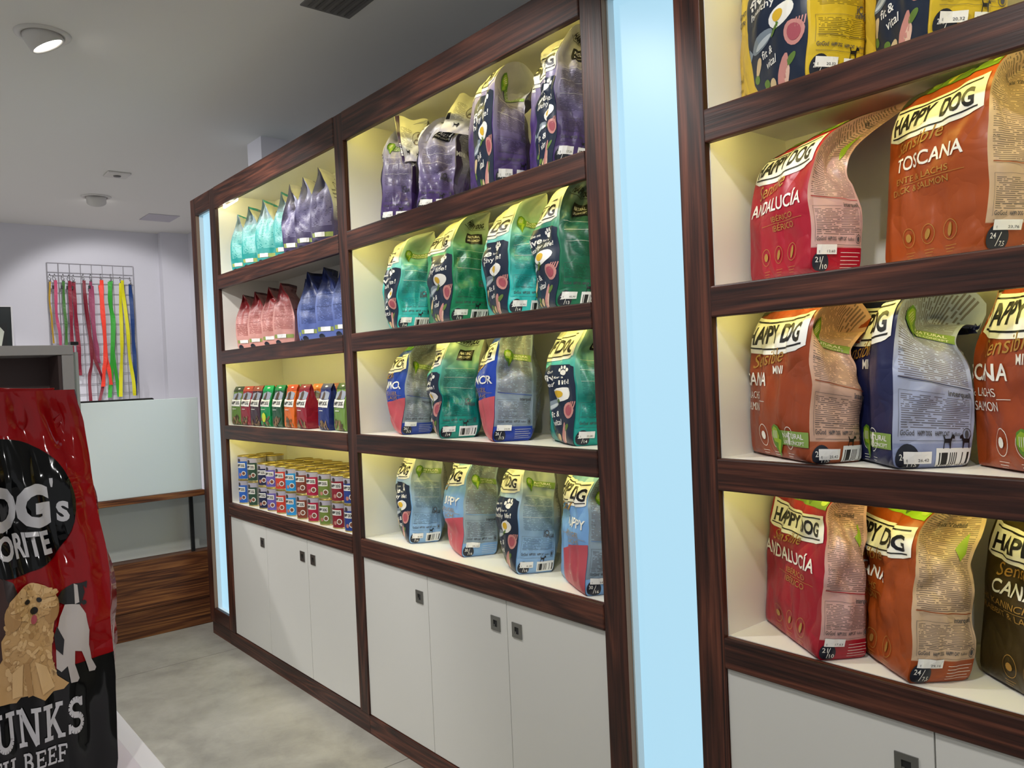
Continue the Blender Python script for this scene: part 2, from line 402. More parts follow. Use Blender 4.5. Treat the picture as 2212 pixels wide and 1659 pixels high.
    def base(s, face, U, V):
        if face in ('front', 'back'):
            ed = 0 if face == 'front' else 1; sg = -1 if ed == 0 else 1
            l = s.seam(-1, V, ed); r = s.seam(1, V, ed)
            if face == 'back': l, r = r, l
            p = l.lerp(r, U); q = 1 - (2 * U - 1) ** 2
            bulge = (s.fb if ed == 0 else s.bb) * math.sin(PI * min(1, V * 1.1)) ** .9 * q ** .8 if V * 1.1 < 1 else 0
            p.y += sg * (bulge + s.wrin(U * 2 + (0 if ed == 0 else 9), V) * min(1, q * 2.2))
        else:
            side = 1 if face == 'right' else -1
            f = s.seam(side, V, 0); b = s.seam(side, V, 1)
            if side < 0: f, b = b, f
            p = f.lerp(b, U); g = crom(s.G, V)[0]; q = 1 - (2 * U - 1) ** 2; tri = 1 - abs(2 * U - 1)
            p.x += side * (g * (q if g > 0 else tri * .7 + q * .3) + s.wrin(U * 1.3 + (17 if side > 0 else 29), V) * min(1, q * 2.2))
            if g < 0: p.z += g * .35 * tri
        p.x += s.sway * s.h * (p.z / s.h) ** 1.6; p.y += s.lean * max(p.z, 0)
        p.z = max(p.z, 0)
        if s.room: s.press(p)
        return p
    def press(s, p):
        """film gives way where the bag meets the carcass, the beam above or its neighbour"""
        loc, th, (x0, x1, y1, z1, zb), planes = s.room; c, q = math.cos(th), math.sin(th)
        x = loc[0] + p.x * c - p.y * q; y = loc[1] + p.x * q + p.y * c; z = loc[2] + p.z
        t = min(max((p.z / s.h - .55) / .45, 0), 1); lift = .06 * t * t * (3 - 2 * t)
        for nx, ny, o, sg, tl in planes:   # only where the two bags stand behind one another
            u = ((x * ny - y * nx) - tl) * sg; k = min(max((.085 - u) / .06, 0), 1); k = k * k * (3 - 2 * k)
            e = (x * nx + y * ny - o - lift) * sg
            if e < .0035: x += nx * sg * (.0035 - e) * k; y += ny * sg * (.0035 - e) * k
        x = min(max(x, x0 + .004), x1 - .004); y = min(y, y1 - .004); z = min(z, z1 - .005)
        if z > zb - .006: y = max(y, .038)
        dx, dy = x - loc[0], y - loc[1]; p.x = dx * c + dy * q; p.y = -dx * q + dy * c; p.z = z - loc[2]
    def grid(s, face):
        if face in s.G_: return s.G_[face]
        nx = s.nu if face in ('front', 'back') else s.ns; ny = s.nv
        P = [[s.base(face, i / nx, j / ny) for i in range(nx + 1)] for j in range(ny + 1)]; N = []
        for j in range(ny + 1):
            r = []
            for i in range(nx + 1):
                n = (P[j][min(i + 1, nx)] - P[j][max(i - 1, 0)]).cross(P[min(j + 1, ny)][i] - P[max(j - 1, 0)][i])
                r.append(n.normalized() if n.length > 1e-12 else Vector((0, 0, 1)))
            N.append(r)
        s.G_[face] = (nx, ny, P, N); return s.G_[face]
    def at(s, face, U, V, off=0.):
        nx, ny, P, N = s.grid(face)
        x = U * nx; y = V * ny; i = min(int(x), nx - 1); j = min(int(y), ny - 1); x -= i; y -= j
        def bl(A): return A[j][i].lerp(A[j][i + 1], x).lerp(A[j + 1][i].lerp(A[j + 1][i + 1], x), y)
        r = bl(P) + bl(N) * off
        r.z = max(r.z, 0)
        return r
    def panel(s, face, m, art=None, nm='front_panel', parent=None):
        mb = MB(); nx = s.nu if face in ('front', 'back') else s.ns; vs = []; us = []; fs = []
        P = s.grid(face)[2]
        for j in range(s.nv + 1):
            for i in range(nx + 1): vs.append(P[j][i]); us.append((i / nx, j / s.nv))
        for j in range(s.nv):
            for i in range(nx):
                k = j * (nx + 1) + i; fs.append((k, k + 1, k + nx + 2, k + nx + 1))
        mb.idx(vs, fs, m, us)
        if face == 'back':   # the folded bottom belongs to the back sheet
            b = [s.base('front', i / s.nu, 0) for i in range(s.nu + 1)]; c = [s.base('back', 1 - i / s.nu, 0) for i in range(s.nu + 1)]
            for i in range(s.nu): mb.face([b[i], c[i], c[i + 1], b[i + 1]], m)
        if art: art(Art(mb, lambda X, Y, o: s.at(face, X, Y, o), nx, s.nv, s.w if face in ('front', 'back') else s.d * 1.35, s.h))
        return mb.build(nm, parent, smooth=True)
    def sticker(s, face, x0, y0, x1, y1, txt, parent):
        mb = MB(); nx = s.ns; A = Art(mb, lambda X, Y, o: s.at(face, X, Y, o + .0012), nx, s.nv, s.d * 1.35, s.h)
        A.poly(rect(x0, y0, x1, y1), STICK, 3)
        if txt:
            A.text(txt, x0 + (x1 - x0) * .5, y0 + (y1 - y0) * .18, (y1 - y0) * s.h * .26, INK, 4, width=(x1 - x0) * s.d * 1.35 * .4, bold=0)
            A.text('E', x0 + (x1 - x0) * .1, y0 + (y1 - y0) * .18, (y1 - y0) * s.h * .22, INK, 4, bold=0)
        return mb.build('price_sticker', parent)

# ------------------------------------------------------------------ printing on the bags
def banner(A, y0, y1, x0=.03, x1=.97, bow=.02, col=None):
    n = 10; m = col or CREAM; P = []
    for i in range(n + 1):
        t = i / n; P.append((x0 + (x1 - x0) * t, y0 + bow * (1 - (2 * t - 1) ** 2) * -1 + (.012 if i in (0, n) else 0)))
    for i in range(n + 1):
        t = 1 - i / n; P.append((x0 + (x1 - x0) * t, y1 - bow * (1 - (2 * t - 1) ** 2)))
    A.poly(P, m, 1); H = (y1 - y0)
    for yy, sgn in ((y0 + H * .13, -1), (y1 - H * .13, -1)):
        Q = []; bw = bow * sgn
        for i in range(n + 1):
            t = .04 + .92 * i / n; Q.append((x0 + (x1 - x0) * t, yy + bw * (1 - (2 * t - 1) ** 2)))
        th = .007
        A.raw(Q + [(x, y + th) for x, y in Q], [(i, i + 1, n + 2 + i, n + 1 + i) for i in range(n)], BLACK, 2)
    A.text('HAPPY', x0 + .05, y0 + H * .27 - bow * .5, H * .47 * A.h, BLACK, 2, width=(x1 - x0) * A.w * .51, bold=.035)
    A.text('DOG', x0 + (x1 - x0) * .62, y0 + H * .27 - bow * .5, H * .47 * A.h, BLACK, 2, width=(x1 - x0) * A.w * .31, bold=.035)

def paw(A, cx, cy, r, m, layer=3):
    k = A.w / A.h
    A.poly(ell(cx, cy, r, r * .8 * k), m, layer)
    for a, b in ((-1.25, .75), (-.5, 1.45), (.5, 1.45), (1.25, .75)): A.poly(ell(cx + a * r, cy + b * r * k, r * .38, r * .55 * k, 12), m, layer)

def dark_panel(A, x0=.36, x1=.98, y0=.02, y1=.60):
    W = x1 - x0; H = y1 - y0
    def X(t): return x0 + W * t
    def Y(t): return y0 + H * t
    A.poly([(X(.18), Y(0)), (X(1), Y(0)), (X(1), Y(.97)), (X(.9), Y(1)), (X(.16), Y(1)), (X(0), Y(.9)), (X(0), Y(.2))], NAVYP, 1)
    paw(A, X(.74), Y(.90), W * .075, WHITE, 2)
    A.text('Give me', X(.2), Y(.885), H * A.h * .035, WHITE, 2, bold=.01, tilt=.12)
    A.text('five', X(.08), Y(.775), H * A.h * .085, WHITE, 2, width=W * A.w * .46, bold=.02, tilt=.12)
    A.text('for a', X(.57), Y(.815), H * A.h * .032, WHITE, 2, bold=.01, tilt=.12)
    A.text('healthy life!', X(.09), Y(.69), H * A.h * .062, WHITE, 2, width=W * A.w * .8, bold=.01, tilt=.12)
    k = A.w / A.h
    A.poly(ell(X(.68), Y(.605), W * .2, W * .145 * k, 18, 8), WHITE, 2); A.poly(ell(X(.63), Y(.61), W * .085, W * .08 * k, 14), YOLK, 3)
    A.poly(ell(X(.30), Y(.47), W * .23, W * .085 * k, 18, 12), FISH, 2); A.poly([(X(.08), Y(.42)), (X(.0), Y(.37)), (X(.02), Y(.47))], FISH, 2)
    A.poly(ell(X(.33), Y(.455), W * .17, W * .035 * k, 14, 12), mat('#b9c2c6', .35), 3)
    A.poly(ell(X(.60), Y(.53), W * .06, W * .045 * k, 12), LEAF2, 2); A.poly(ell(X(.55), Y(.50), W * .08, W * .025 * k, 12, 30), GREENP, 3)
    A.poly(ell(X(.84), Y(.42), W * .13, W * .15 * k, 16), MEAT, 2); A.poly(ell(X(.84), Y(.42), W * .085, W * .1 * k, 14), MEAT2, 3)
    for q in range(4): A.line(X(.86 + q * .035), Y(.45), X(.9 + q * .03), Y(.52), .0022, MEAT, 3)
    A.text('fit &', X(.26), Y(.335), H * A.h * .058, WHITE, 3, bold=.01, tilt=.12); A.text('vital', X(.33), Y(.25), H * A.h * .06, WHITE, 3, bold=.01, tilt=.12)
    for cx, cy, rx, ry, m, ro in ((.16, .3, .09, .06, BONE, 40), (.1, .22, .06, .05, GREENP, 0), (.62, .16, .17, .10, MEAT, 50), (.68, .13, .1, .07, mat('#dfb9a4', .4), 45), (.42, .12, .07, .07, BONE, 20), (.30, .15, .06, .05, GREENP, 0), (.78, .24, .08, .05, GREENP, 20), (.25, .10, .05, .045, mat('#b7a05c', .4), 0)):
        A.poly(ell(X(cx), Y(cy), W * rx, W * ry * k, 14, ro), m, 2)

def leaf_badge(A, x, y, r, band_to=None, txt=True, layer=2):
    k = A.w / A.h
    if band_to:
        A.poly(rect(x, y - r * .55 * k, band_to, y + r * .55 * k), BAND, layer)
        if txt:
            A.text('NATURAL', x + r * 1.15, y + r * .02 * k, r * .36 * A.w, WHITE, layer + 1, width=(band_to - x - r * 1.2) * A.w * .85, bold=.01)
            A.text('LIFE CONCEPT', x + r * 1.15, y - r * .43 * k, r * .26 * A.w, WHITE, layer + 1, width=(band_to - x - r * 1.2) * A.w * .88, bold=.005)
    A.poly([(x + a * r, y + b * r * k) for a, b in ((-.9, .7), (-.3, .95), (.45, .85), (.95, .4), (.95, -.35), (.6, -1.0), (.3, -1.7), (-.1, -1.0), (-.7, -.5), (-1., .1))], LEAF2, layer + 1)
    A.poly([(x + a * r, y + b * r * k) for a, b in ((-.75, .55), (-.3, .8), (.3, .65), (.5, .1), (.2, -.45), (-.4, -.35), (-.8, .05))], LEAF, layer + 2)
    A.poly([(x + a * r, y + b * r * k) for a, b in ((.3, -.1), (.75, -.2), (.5, -.9), (.32, -1.35), (.15, -.8))], LEAF, layer + 2)
    for q in range(4): A.line(x - r * .55 + q * r * .22, y - r * .1 * k, x - r * .45 + q * r * .22, y + r * .5 * k, .0012, CREAM, layer + 3)

def dog_glyph(A, x, y, s, m, flip=1, layer=3):
    k = A.w / A.h
    P = [(0, 0), (.08, 0), (.14, .35), (.55, .35), (.6, 0), (.68, 0), (.72, .45), (.8, .62), (1.0, .6), (1.0, .75), (.82, .88), (.72, .8), (.62, .62), (.18, .6), (.02, .85), (-.03, .8), (.08, .5)]
    A.poly([(x + a * s * flip, y + b * s * k) for a, b in P], m, layer)

def side_bottom(A, badge, dogs=2, bar=True, by=.03, num=None):
    k = A.w / A.h
    A.poly(ell(.17, by + .05, .15, .15 * k, 24), BADGE, 2)
    a, b = badge.split('/')
    A.text(a, .07, by + .055, .009, WHITE, 3, width=.013 if len(a) < 3 else .018, bold=.01); A.line(.15, by + .02, .21, by + .08, .0015, WHITE, 3)
    A.text(b, .20, by + .022, .009, WHITE, 3, width=.012, bold=.01)
    if bar:
        A.raw(rect(.52, by + .012, .98, by + .10), [(0, 1, 2, 3)], barcode_mat(), 2)
        if num: A.text(num, .53, by + .013, .006, BLACK, 3, width=.44 * A.w, bold=.0)
        if dogs:
            dog_glyph(A, .60, by + .098, .14, BLACK); 
            if dogs > 1: dog_glyph(A, .95, by + .098, .14, BLACK, -1)
def brand_line(A, y, ink=None):
    ink = ink or INK
    A.line(.08, y + .045, .95, y + .045, .0006, ink); A.line(.08, y - .018, .95, y - .018, .0006, ink)
    A.text('GoGod', .08, y, .007, ink, 2, width=.17 * A.w, bold=.01); A.text('HAPPY DOG', .29, y, .006, ink, 2, width=.17 * A.w, bold=.03); A.text('HAPPY CAT', .50, y, .006, ink, 2, width=.17 * A.w, bold=.03); A.text('RusBiotic', .70, y, .005, ink, 2, width=.12 * A.w, bold=.01)
    A.ring(.90, y + .006, .055, .055 * A.w / A.h, .14, ink, 2); A.poly(ell(.90, y + .006, .025, .035 * A.w / A.h, 10), ink, 2)
def box_text(A, y0, y1, head, ink=None):
    ink = ink or INK; A.line(.06, y0, .06, y1, .0006, ink); A.line(.95, y0, .95, y1, .0006, ink); A.line(.06, y1, .6, y1, .0006, ink)
    A.text(head, .64, y1 - .005, .010 if head[0] == 'i' else .013, ink, 2, width=.30 * A.w, bold=.02)

# -- kinds of bag
def bag_root(label, fr, yaw, w, d, z, group):
    z += .0012
    th = -math.radians(yaw); c, s = math.cos(th), math.sin(th)
    cx, cy = -w / 2, d / 2
    loc = (fr[0] + cx * c - cy * s, fr[1] + cx * s + cy * c, z)
    return thing('dog_food_bag', label, 'dog food bag', loc, th, group)

BAYS = ((.405, 1.848), (1.926, 3.325), (3.730, 5.15))
def room_of(r, z, planes):
    bay = [b for b in BAYS if b[0] - .05 < r.location.x < b[1]][0]; i = min(range(1, 5), key=lambda k: abs(ZT[k] - z)) - 1
    return (tuple(r.location), r.rotation_euler.z, (bay[0], bay[1], DEEP, under(i), ZB[i]), planes)
QUEUE = []
def wd_of(f, a, k):
    iw = {'vital': 8, 'sensible': 10, 'small': 99}[f]
    return (a[iw + 1] if len(a) > iw + 1 else k.get('d', {'vital': .10, 'sensible': .105, 'small': .085}[f]), a[iw - 1] if len(a) > iw - 1 else k.get('style', 'up'), a[iw] if len(a) > iw else k.get('w', .17))
def flush():
    rows = {}
    for f, a, k in QUEUE: rows.setdefault((a[2], [i for i, b in enumerate(BAYS) if b[0] < a[1][0] < b[1]][0]), []).append((f, a, k))
    for row in rows.values():
        row.sort(key=lambda t: t[1][1][0]); pl = [[] for _ in row]
        for i in range(len(row) - 1):
            (f, a, k), (f2, a2, k2) = row[i], row[i + 1]; d, st, _ = wd_of(f, a, k); w2 = wd_of(f2, a2, k2)[2]
            th = math.radians((a[3] + a2[3]) / 2); nx, ny = math.sin(th), math.cos(th)
            oL = a[1][0] * nx + a[1][1] * ny + d; oR = a2[1][0] * nx + a2[1][1] * ny; o = (oL + oR) / 2
            tL = a[1][0] * ny - a[1][1] * nx; tR = a2[1][0] * ny - a2[1][1] * nx - w2
            if st != 'flag': pl[i].append((nx, ny, o, -1, tR))
            pl[i + 1].append((nx, ny, o, 1, tL))
        for (f, a, k), p in zip(row, pl): {'vital': vital_make, 'sensible': sensible_make, 'small': small_make}[f](*a, planes=p, **k)
    QUEUE.clear()
def vital_bag(*a, **k): QUEUE.append(('vital', a, k))
def sensible_bag(*a, **k): QUEUE.append(('sensible', a, k))
def small_bag(*a, **k): QUEUE.append(('small', a, k))
def vital_make(label, fr, z, yaw, cols, price, badge, style='lean', w=.24, d=.10, h=.37, seed=1, group=None, name=None, mini=False, planes=(), flap=None, **kw):
    """fit-and-vital design: plain colour fading to pale at the top, a dark photo panel on the front"""
    low, midc, top = cols['low'], cols['mid'], cols['top']
    r = bag_root(label, fr, yaw, w, d, z, group); b = Bag(w, d, h, style, seed, room=room_of(r, z, planes), **kw)
    def front(A):
        banner(A, .645, .80, .02, .97)
        dark_panel(A, .40, .985, .015, .60)
        if name:
            for i, t in enumerate(name): A.text(t, .07, .50 - i * .05, .011, INK, 2, bold=.02, tilt=.1)
        for i, t in enumerate(('lachsforelle', 'huhn', 'entenfleisch')): A.text(t, .06, .20 - i * .045, .008, cols.get('ink', INK), 2, bold=.0)
    def side(A):
        if cols.get('leaf', True): leaf_badge(A, .22, .735, .13, .99)
        else:
            A.poly(rect(.35, .70, .80, .80), BLACK, 2); A.text('NATURAL', .40, .755, .010, WHITE, 3, width=.33 * A.w, bold=.02); A.text('LIFE CONCEPT', .40, .72, .008, WHITE, 3, width=.33 * A.w, bold=.02)
            A.text('HAPPY DOG', .18, .86, .018, BLACK, 2, width=.66 * A.w, bold=.035); A.line(.12, .845, .9, .845, .0015, BLACK)
        for yy in (.63, .56, .47): A.line(.10, yy, .92, yy, .0007, WHITE, 2)
        A.text('iQ', .66, .325, .016, INK, 2, bold=.02); A.text('petfood', .80, .325, .006, INK, 2, width=.14 * A.w, bold=.0)
        box_text(A, .19, .31, 'interquell', INK); brand_line(A, .175)
        side_bottom(A, badge, 1)
    zon = ((.10, .92, .36, .62, 150, cols['ink_hex']), (.10, .9, .21, .30, 130, cols['ink_hex']))
    b.panel('front', film(((0., low), (.42, low), (.62, midc), (.82, top), (1., top))), front, 'front_panel', r)
    b.panel('right', film(((0., cols['slow']), (.18, cols['slow']), (.34, cols['smid']), (.62, cols['stop']), (1., cols['stop2'])), zon), side, 'side_panel', r)
    b.panel('left', film(((0., low), (.5, midc), (1., top))), None, 'side_panel', r)
    def back(A):
        if mini:
            A.poly([(.01, .30), (.09, .28), (.10, .97), (.01, .99)], mat('#2c1a3c', .4), 1); A.text('MINI', .012, .55, .014, WHITE, 2, bold=.03)
    b.panel('back', film(((0., cols['slow']), (.35, cols['slow']), (.55, top), (1., top)), ((.08, .85, .4, .92, 90, '#5a5a58'),)), back, 'back_panel', r)
    if flap:   # the slack top of the bag, flopped over towards the aisle
        (bl, br, tr, tl), stripe = flap; mb = MB(); nx, ny = 18, 20; R = random.Random(seed + 5)
        cr = [(R.uniform(.1, .9), R.uniform(-.8, .8), R.uniform(.004, .011), R.uniform(.08, .2)) for _ in range(7)]
        def fn(X, Y, o):
            y = (bl[0] * (1 - X) + br[0] * X) * (1 - Y) + (tl[0] * (1 - X) + tr[0] * X) * Y; z = (bl[1] * (1 - X) + br[1] * X) * (1 - Y) + (tl[1] * (1 - X) + tr[1] * X) * Y
            x = w / 2 + .030 - .035 * Y * Y + .018 * math.sin(PI * X) * math.sin(PI * min(1, Y + .1)) - .02 * X
            for c, sl, am, wd in cr: x += am * max(0, 1 - abs(Y - c - sl * (X - .5)) / wd) * (1 if am > .007 else -1)
            return Vector((x + o, y, z + .006 * math.sin(9 * X) * Y))
        vs = [fn(i / nx, j / ny, 0) for j in range(ny + 1) for i in range(nx + 1)]; us = [(i / nx, j / ny) for j in range(ny + 1) for i in range(nx + 1)]
        fs = [(j * (nx + 1) + i, j * (nx + 1) + i + 1, (j + 1) * (nx + 1) + i + 1, (j + 1) * (nx + 1) + i) for j in range(ny) for i in range(nx)]
        g_ = MB(); P_ = Bag.__new__(Bag)
        grid_ = [[fn(i / nx, j / ny, 0) for i in range(nx + 1)] for j in range(ny + 1)]
        P_.G_ = {'f': (nx, ny, grid_, [[Vector((1, 0, 0))] * (nx + 1)] * (ny + 1))}
        mb.idx(vs, fs, film(((0., '#b9b3bf'), (.25, '#cfcdc4'), (1., '#d2d1c4')), ((.16, .55, .3, .75, 40, '#6a6a64'),)), us)
        mb.idx([v - Vector((.0012, 0, 0)) for v in vs], [f[::-1] for f in fs], mat('#b4b3aa', .4))
        A = Art(mb, lambda X, Y, o: P_.at('f', X, Y, o), nx, ny, .13, .17)
        A.ring(.74, .50, .17, .15, .14, mat('#7a766c', .5), 1); A.ring(.72, .42, .09, .06, .3, mat('#7a6a58', .5), 2); A.poly(ell(.80, .55, .06, .05, 12), mat('#8a7a62', .5), 2)
        dog_glyph(A, .30, .14, .16, BLACK, 1, 2); dog_glyph(A, .74, .10, .14, BLACK, 1, 2)
        if stripe:
            A.poly([(0, 0), (.13, .02), (.12, .5), (.15, 1), (.02, 1)], mat('#35204a', .4), 2); vs2, fs2, W2 = text2d('MINI', .04)
            A.raw([(.105 - b_ * .075, .12 + a_ / W2 * .25) for a_, b_ in vs2], fs2, WHITE, 3)
        else:
            A.poly(rect(.02, .30, .14, .44), BLACK, 2)
        mb.build('folded_top', r, True)
    if price: b.sticker('right', .09, .088, .42, .132, price, r)
    return r

def sensible_make(label, fr, z, yaw, col, name, sub, price, badge, style='roll', w=.27, d=.105, h=.36, seed=1, group=None, mini=False, side_hex='#d3b3a0', low_hex=None, word='Sensible', patch=None, icons=True, photo='#5f7d24', front_hex2=None, right=.96, num=None, planes=(), **kw):
    r = bag_root(label, fr, yaw, w, d, z, group); b = Bag(w, d, h, style, seed, room=room_of(r, z, planes), **kw)
    low_hex = low_hex or col
    big = style in ('roll', 'flag'); by0, by1 = (.545, .70) if big else (.64, .80)
    def front(A):
        banner(A, by0, by1, .03, .97, col=WHITE)
        A.poly(rect(.30, by1 + .03, .99, by1 + .17), mat(photo, .45), 1); A.poly([(.02, by1 - .0), (.30, by1 + .03), (.30, by1 + .17), (.02, by1 + .17)], mat('#3b3d22', .45), 1)
        for i in range(7): A.poly(ell(.34 + .1 * i, by1 + .07 + .03 * (i % 2), .04, .022, 10, 30 * i), mat(('#8fa83a', '#3f5a1c', '#b9b04a')[i % 3], .5), 2)
        if word: A.text(word, .16, by0 - .085, .024, GOLD, 2, width=w * .50, bold=.0, shear=.35, tilt=.1)
        y = by0 - .17
        if mini: A.text('MINI', .50, y + .055, .016, WHITE, 2, width=w * .17, bold=.01); y -= .01
        A.text(name, right, y, .027, WHITE, 2, width=w * min(.86, .096 * len(name)), bold=.015, right=True)
        sm = GOLD if not mini else CREAM
        for i, t in enumerate(sub): A.text(t, right - .12, y - .065 - i * .052, .0125, sm, 2, width=w * .045 * len(t), bold=.0, right=True)
        A.line(.30, y - .075, right, y - .075, .0009, sm)
        if icons:
            for i in range(3):
                cx = .34 + .2 * i; A.ring(cx, .15, .065, .065 * A.w / A.h, .06, sm, 2); A.poly(ell(cx, .15, .03, .018, 10, 30 * i), sm, 2)
                for q in range(3): A.line(cx - .05, .085 - q * .013, cx + .05 - .02 * q, .085 - q * .013, .0008, sm)
        if mini:
            leaf_badge(A, .56, .15, .075, .995)
        if patch:
            A.poly([(.30, 0), (1, 0), (1, .37), (.62, .33), (.38, .27)], mat(patch, .4), 2)
            A.ring(.62, .17, .05, .05 * A.w / A.h, .1, CREAM, 3)
    def side(A):
        box_text(A, .17, .345, 'interquell' if not patch else 'interquell'); brand_line(A, .175)
        if mini or patch: leaf_badge(A, .3, .70, .14, .99, txt=True)
        else: A.poly([(.70, .72), (.86, .80), (.88, .70), (.78, .66)], LEAF, 2); A.text('Natur als Vorbild', .30, .83, .009, INK, 2, width=.5 * A.w, bold=.01)
        A.line(.05, .40, .96, .385, .0016, mat(col, .4)); A.text('ooo', .06, .51, .006, INK, 2, bold=.0)
        side_bottom(A, badge, 2 if mini else 0, bar=mini, num=num)
        if not mini:
            for q in range(5): A.line(.55, .125 - q * .017, .95 - .04 * (q % 2), .125 - q * .017, .0009, CREAM)
    zon = ((.06, .95, .40, .95, 100, '#5b4b44'), (.09, .93, .20, .33, 120, '#4d4340'))
    cuts = .145
    b.panel('front', film(((0., front_hex2 or col), (.5, col), (1., col))), front, 'front_panel', r)
    b.panel('right', film(((0., low_hex), (cuts, low_hex), (cuts + .004, side_hex), (1., side_hex)), zon), side, 'side_panel', r)
    b.panel('left', film(((0., col), (1., side_hex))), None, 'side_panel', r)
    b.panel('back', film(((0., col), (.12, col), (.13, side_hex), (.93, side_hex), (.94, col), (1., col)), ((.06, .94, .18, .9, 90, '#5b4b44'),)), lambda A: A.text(name, .2, .80, .022, mat(col, .4), 2, width=w * .6, bold=.0), 'back_panel', r)
    if price: b.sticker('right', .12 if mini else .09, .070 if mini else .118, .46, .118 if mini else .158, price, r)
    return r

# ------------------------------------------------------------------ the room
def plane_obj(name, x0, y0, z0, x1, y1, z1, m):
    mb = MB(); mb.box(x0, y0, z0, x1, y1, z1, m); return struct(mb.build(name))
def floor_mat():
    s = NT('concrete_tile', .42, .4); tc = s.n('ShaderNodeTexCoord'); o = tc.outputs['Object']
    a = s.noise(o, 2.2, 6., .62, .6); b = s.noise(o, 9., 5., .7, .3)
    col = s.ramp(s.math('ADD', s.math('MULTIPLY', a, .65), s.math('MULTIPLY', b, .35)), [(.3, '#7d7a72'), (.5, '#98958b'), (.68, '#aaa79d')])
    sp = s.n('ShaderNodeSeparateXYZ'); s.link(o, sp.inputs[0])
    j = None
    for ax, off, per in ((0, 2.222, 1.8), (1, -2.1, 2.4)):
        t = s.math('FRACT', s.math('ADD', s.math('DIVIDE', s.math('SUBTRACT', sp.outputs[ax], off), per), .5))
        d = s.math('LESS_THAN', s.math('ABSOLUTE', s.math('SUBTRACT', t, .5)), .0022 / per)
        j = d if j is None else s.math('MAXIMUM', j, d)
    col = s.mix(s.math('MULTIPLY', j, .75), col, '#3a3835'); s.bump(b, .12, .002)
    return s.out(col)
def paint_mat(h):
    s = NT('wall_paint', .85, .2); tc = s.n('ShaderNodeTexCoord'); n = s.noise(tc.outputs['Object'], 60., 3.)
    s.bump(n, .08, .002); return s.out(lin(h))
WALLP = paint_mat('#d8d7e0'); CEILP = paint_mat('#e4e2de')
plane_obj('floor', -3.6, -5.2, -.1, 7.5, 1.3, 0, floor_mat())
plane_obj('ceiling', -3.6, -5.2, CEIL, 7.5, 1.3, CEIL + .1, CEILP)
plane_obj('wall_left', -3.5, -5.2, 0, -3.33, .765, CEIL, WALLP)
plane_obj('wall_corner', -3.5, .765, 0, -3.22, 1.02, CEIL, WALLP)
plane_obj('wall_back', -3.5, 1.02, 0, 7.5, 1.2, CEIL, WALLP)
plane_obj('pillar', -.01, .375, 0, .205, .60, CEIL, WALLP)

# ------------------------------------------------------------------ the shelving wall
WP = mat('#e8e6dd', .4); DOORM = mat('#d3d2cc', .38); STEEL = mat('#8b8b88', .3, .9); SLOT = mat('#1a1a1b', .5)
LED = mat('#ffef80', .5, 0, 20.); LEDB = mat('#fffbe0', .5, 0, 16.)
def post(mb_name, x0, x1, root, z0=.08, z1=2.605, side_pine=False):
    mb = MB(); mb.box(x0, 0, z0, x1, FR, z1, WZ, .0025)
    if side_pine: mb.box(x1 - .0006, .0015, z0 + .002, x1 + .0004, FR, z1 - .002, PINE_AND_LIT)
    return mb.build(mb_name, root)
def shelving(label, x0, x1, lp, rp, doors, handles, lit, post_l=None, post_r=None):
    """x0..x1 = clear opening ; lp/rp = posts (x0,x1) that belong to this unit"""
    root = thing('shelving_unit', label, 'shelving', (x0, 0, 0), 0, 'built-in shelving bays')
    inv = -x0
    def B(name, *bxs):
        mb = MB()
        for (a, b_, c, d, e, f, m, bev) in bxs: mb.box(a + inv, b_, c, d + inv, e, f, m, bev)
        return mb.build(name, root)
    for p, pine in ((lp, False), (rp, post_r == 'pine')):
        if p:
            bx = [(p[0], 0, .08, p[1], FR, 2.605, WZ, .0025)]
            if pine: bx.append((p[1] - .0006, .0015, .082, p[1] + .0004, FR, 2.60, PINE_AND_LIT, 0))
            B('post', *bx)
    for zt, zb in zip(ZT, ZB): B('beam', (x0 + .0006, -.003, zb, x1 - .0006, FR, zt, WX, .004))
    B('plinth', ((lp or (x0 - .0, 0))[0], .002, 0, (rp or (0, x1))[1] - .001, FR, .079, WX, .001))
    B('side_panel', (x0 - .017, FR + .0004, .08, x0 + .001, DEEP, 2.585, WP, 0)); B('side_panel', (x1 - .001, FR + .0004, .08, x1 + .017, DEEP, 2.585, WP, 0))
    B('back_panel', (x0 - .017, DEEP + .0004, .08, x1 + .017, DEEP + .010, 2.585, WP, 0))
    for i in range(1, 5): B('shelf_board', (x0 + .0012, FR + .0006, ZT[i] - .022, x1 - .0012, DEEP - .0004, ZT[i], WP, 0))
    B('top_board', (x0 + .0012, FR + .0006, under(0), x1 - .0012, DEEP - .0004, 2.585, WP, 0))
    B('bottom_board', (x0 + .0012, .03, .08, x1 - .0012, DEEP - .0004, .10, WP, 0))
    for i in range(4):
        if lit[i]: B('led_strip', (x0 + .04, .0245, under(i) - .010, x1 - .04, .034, under(i) - .0006, LED, 0))
    for k, (a, b_) in enumerate(doors):
        mb = MB(); mb.box(a + inv + .0015, .007, .0825, b_ + inv - .0015, .0195, .7475, DOORM, .0012)
        d = mb.build('door', root)
        h = handles[k]
        if h is not None:
            mb = MB(); s_ = .024; X = h + inv; Z = .66
            mb.box(X - s_, .0035, Z - s_, X + s_, .0066, Z - .011, STEEL); mb.box(X - s_, .0035, Z + .011, X + s_, .0066, Z + s_, STEEL)
            mb.box(X - s_, .0035, Z - .011, X - .010, .0066, Z + .011, STEEL); mb.box(X + .010, .0035, Z - .011, X + s_, .0066, Z + .011, STEEL)
            mb.box(X - .010, .0062, Z - .011, X + .010, .0066, Z + .011, SLOT); mb.box(X - .010, .0045, Z - .011, X - .004, .006, Z - .004, STEEL)
            o = mb.build('handle', d); o['label'] = 'square steel flush pull'
    return root
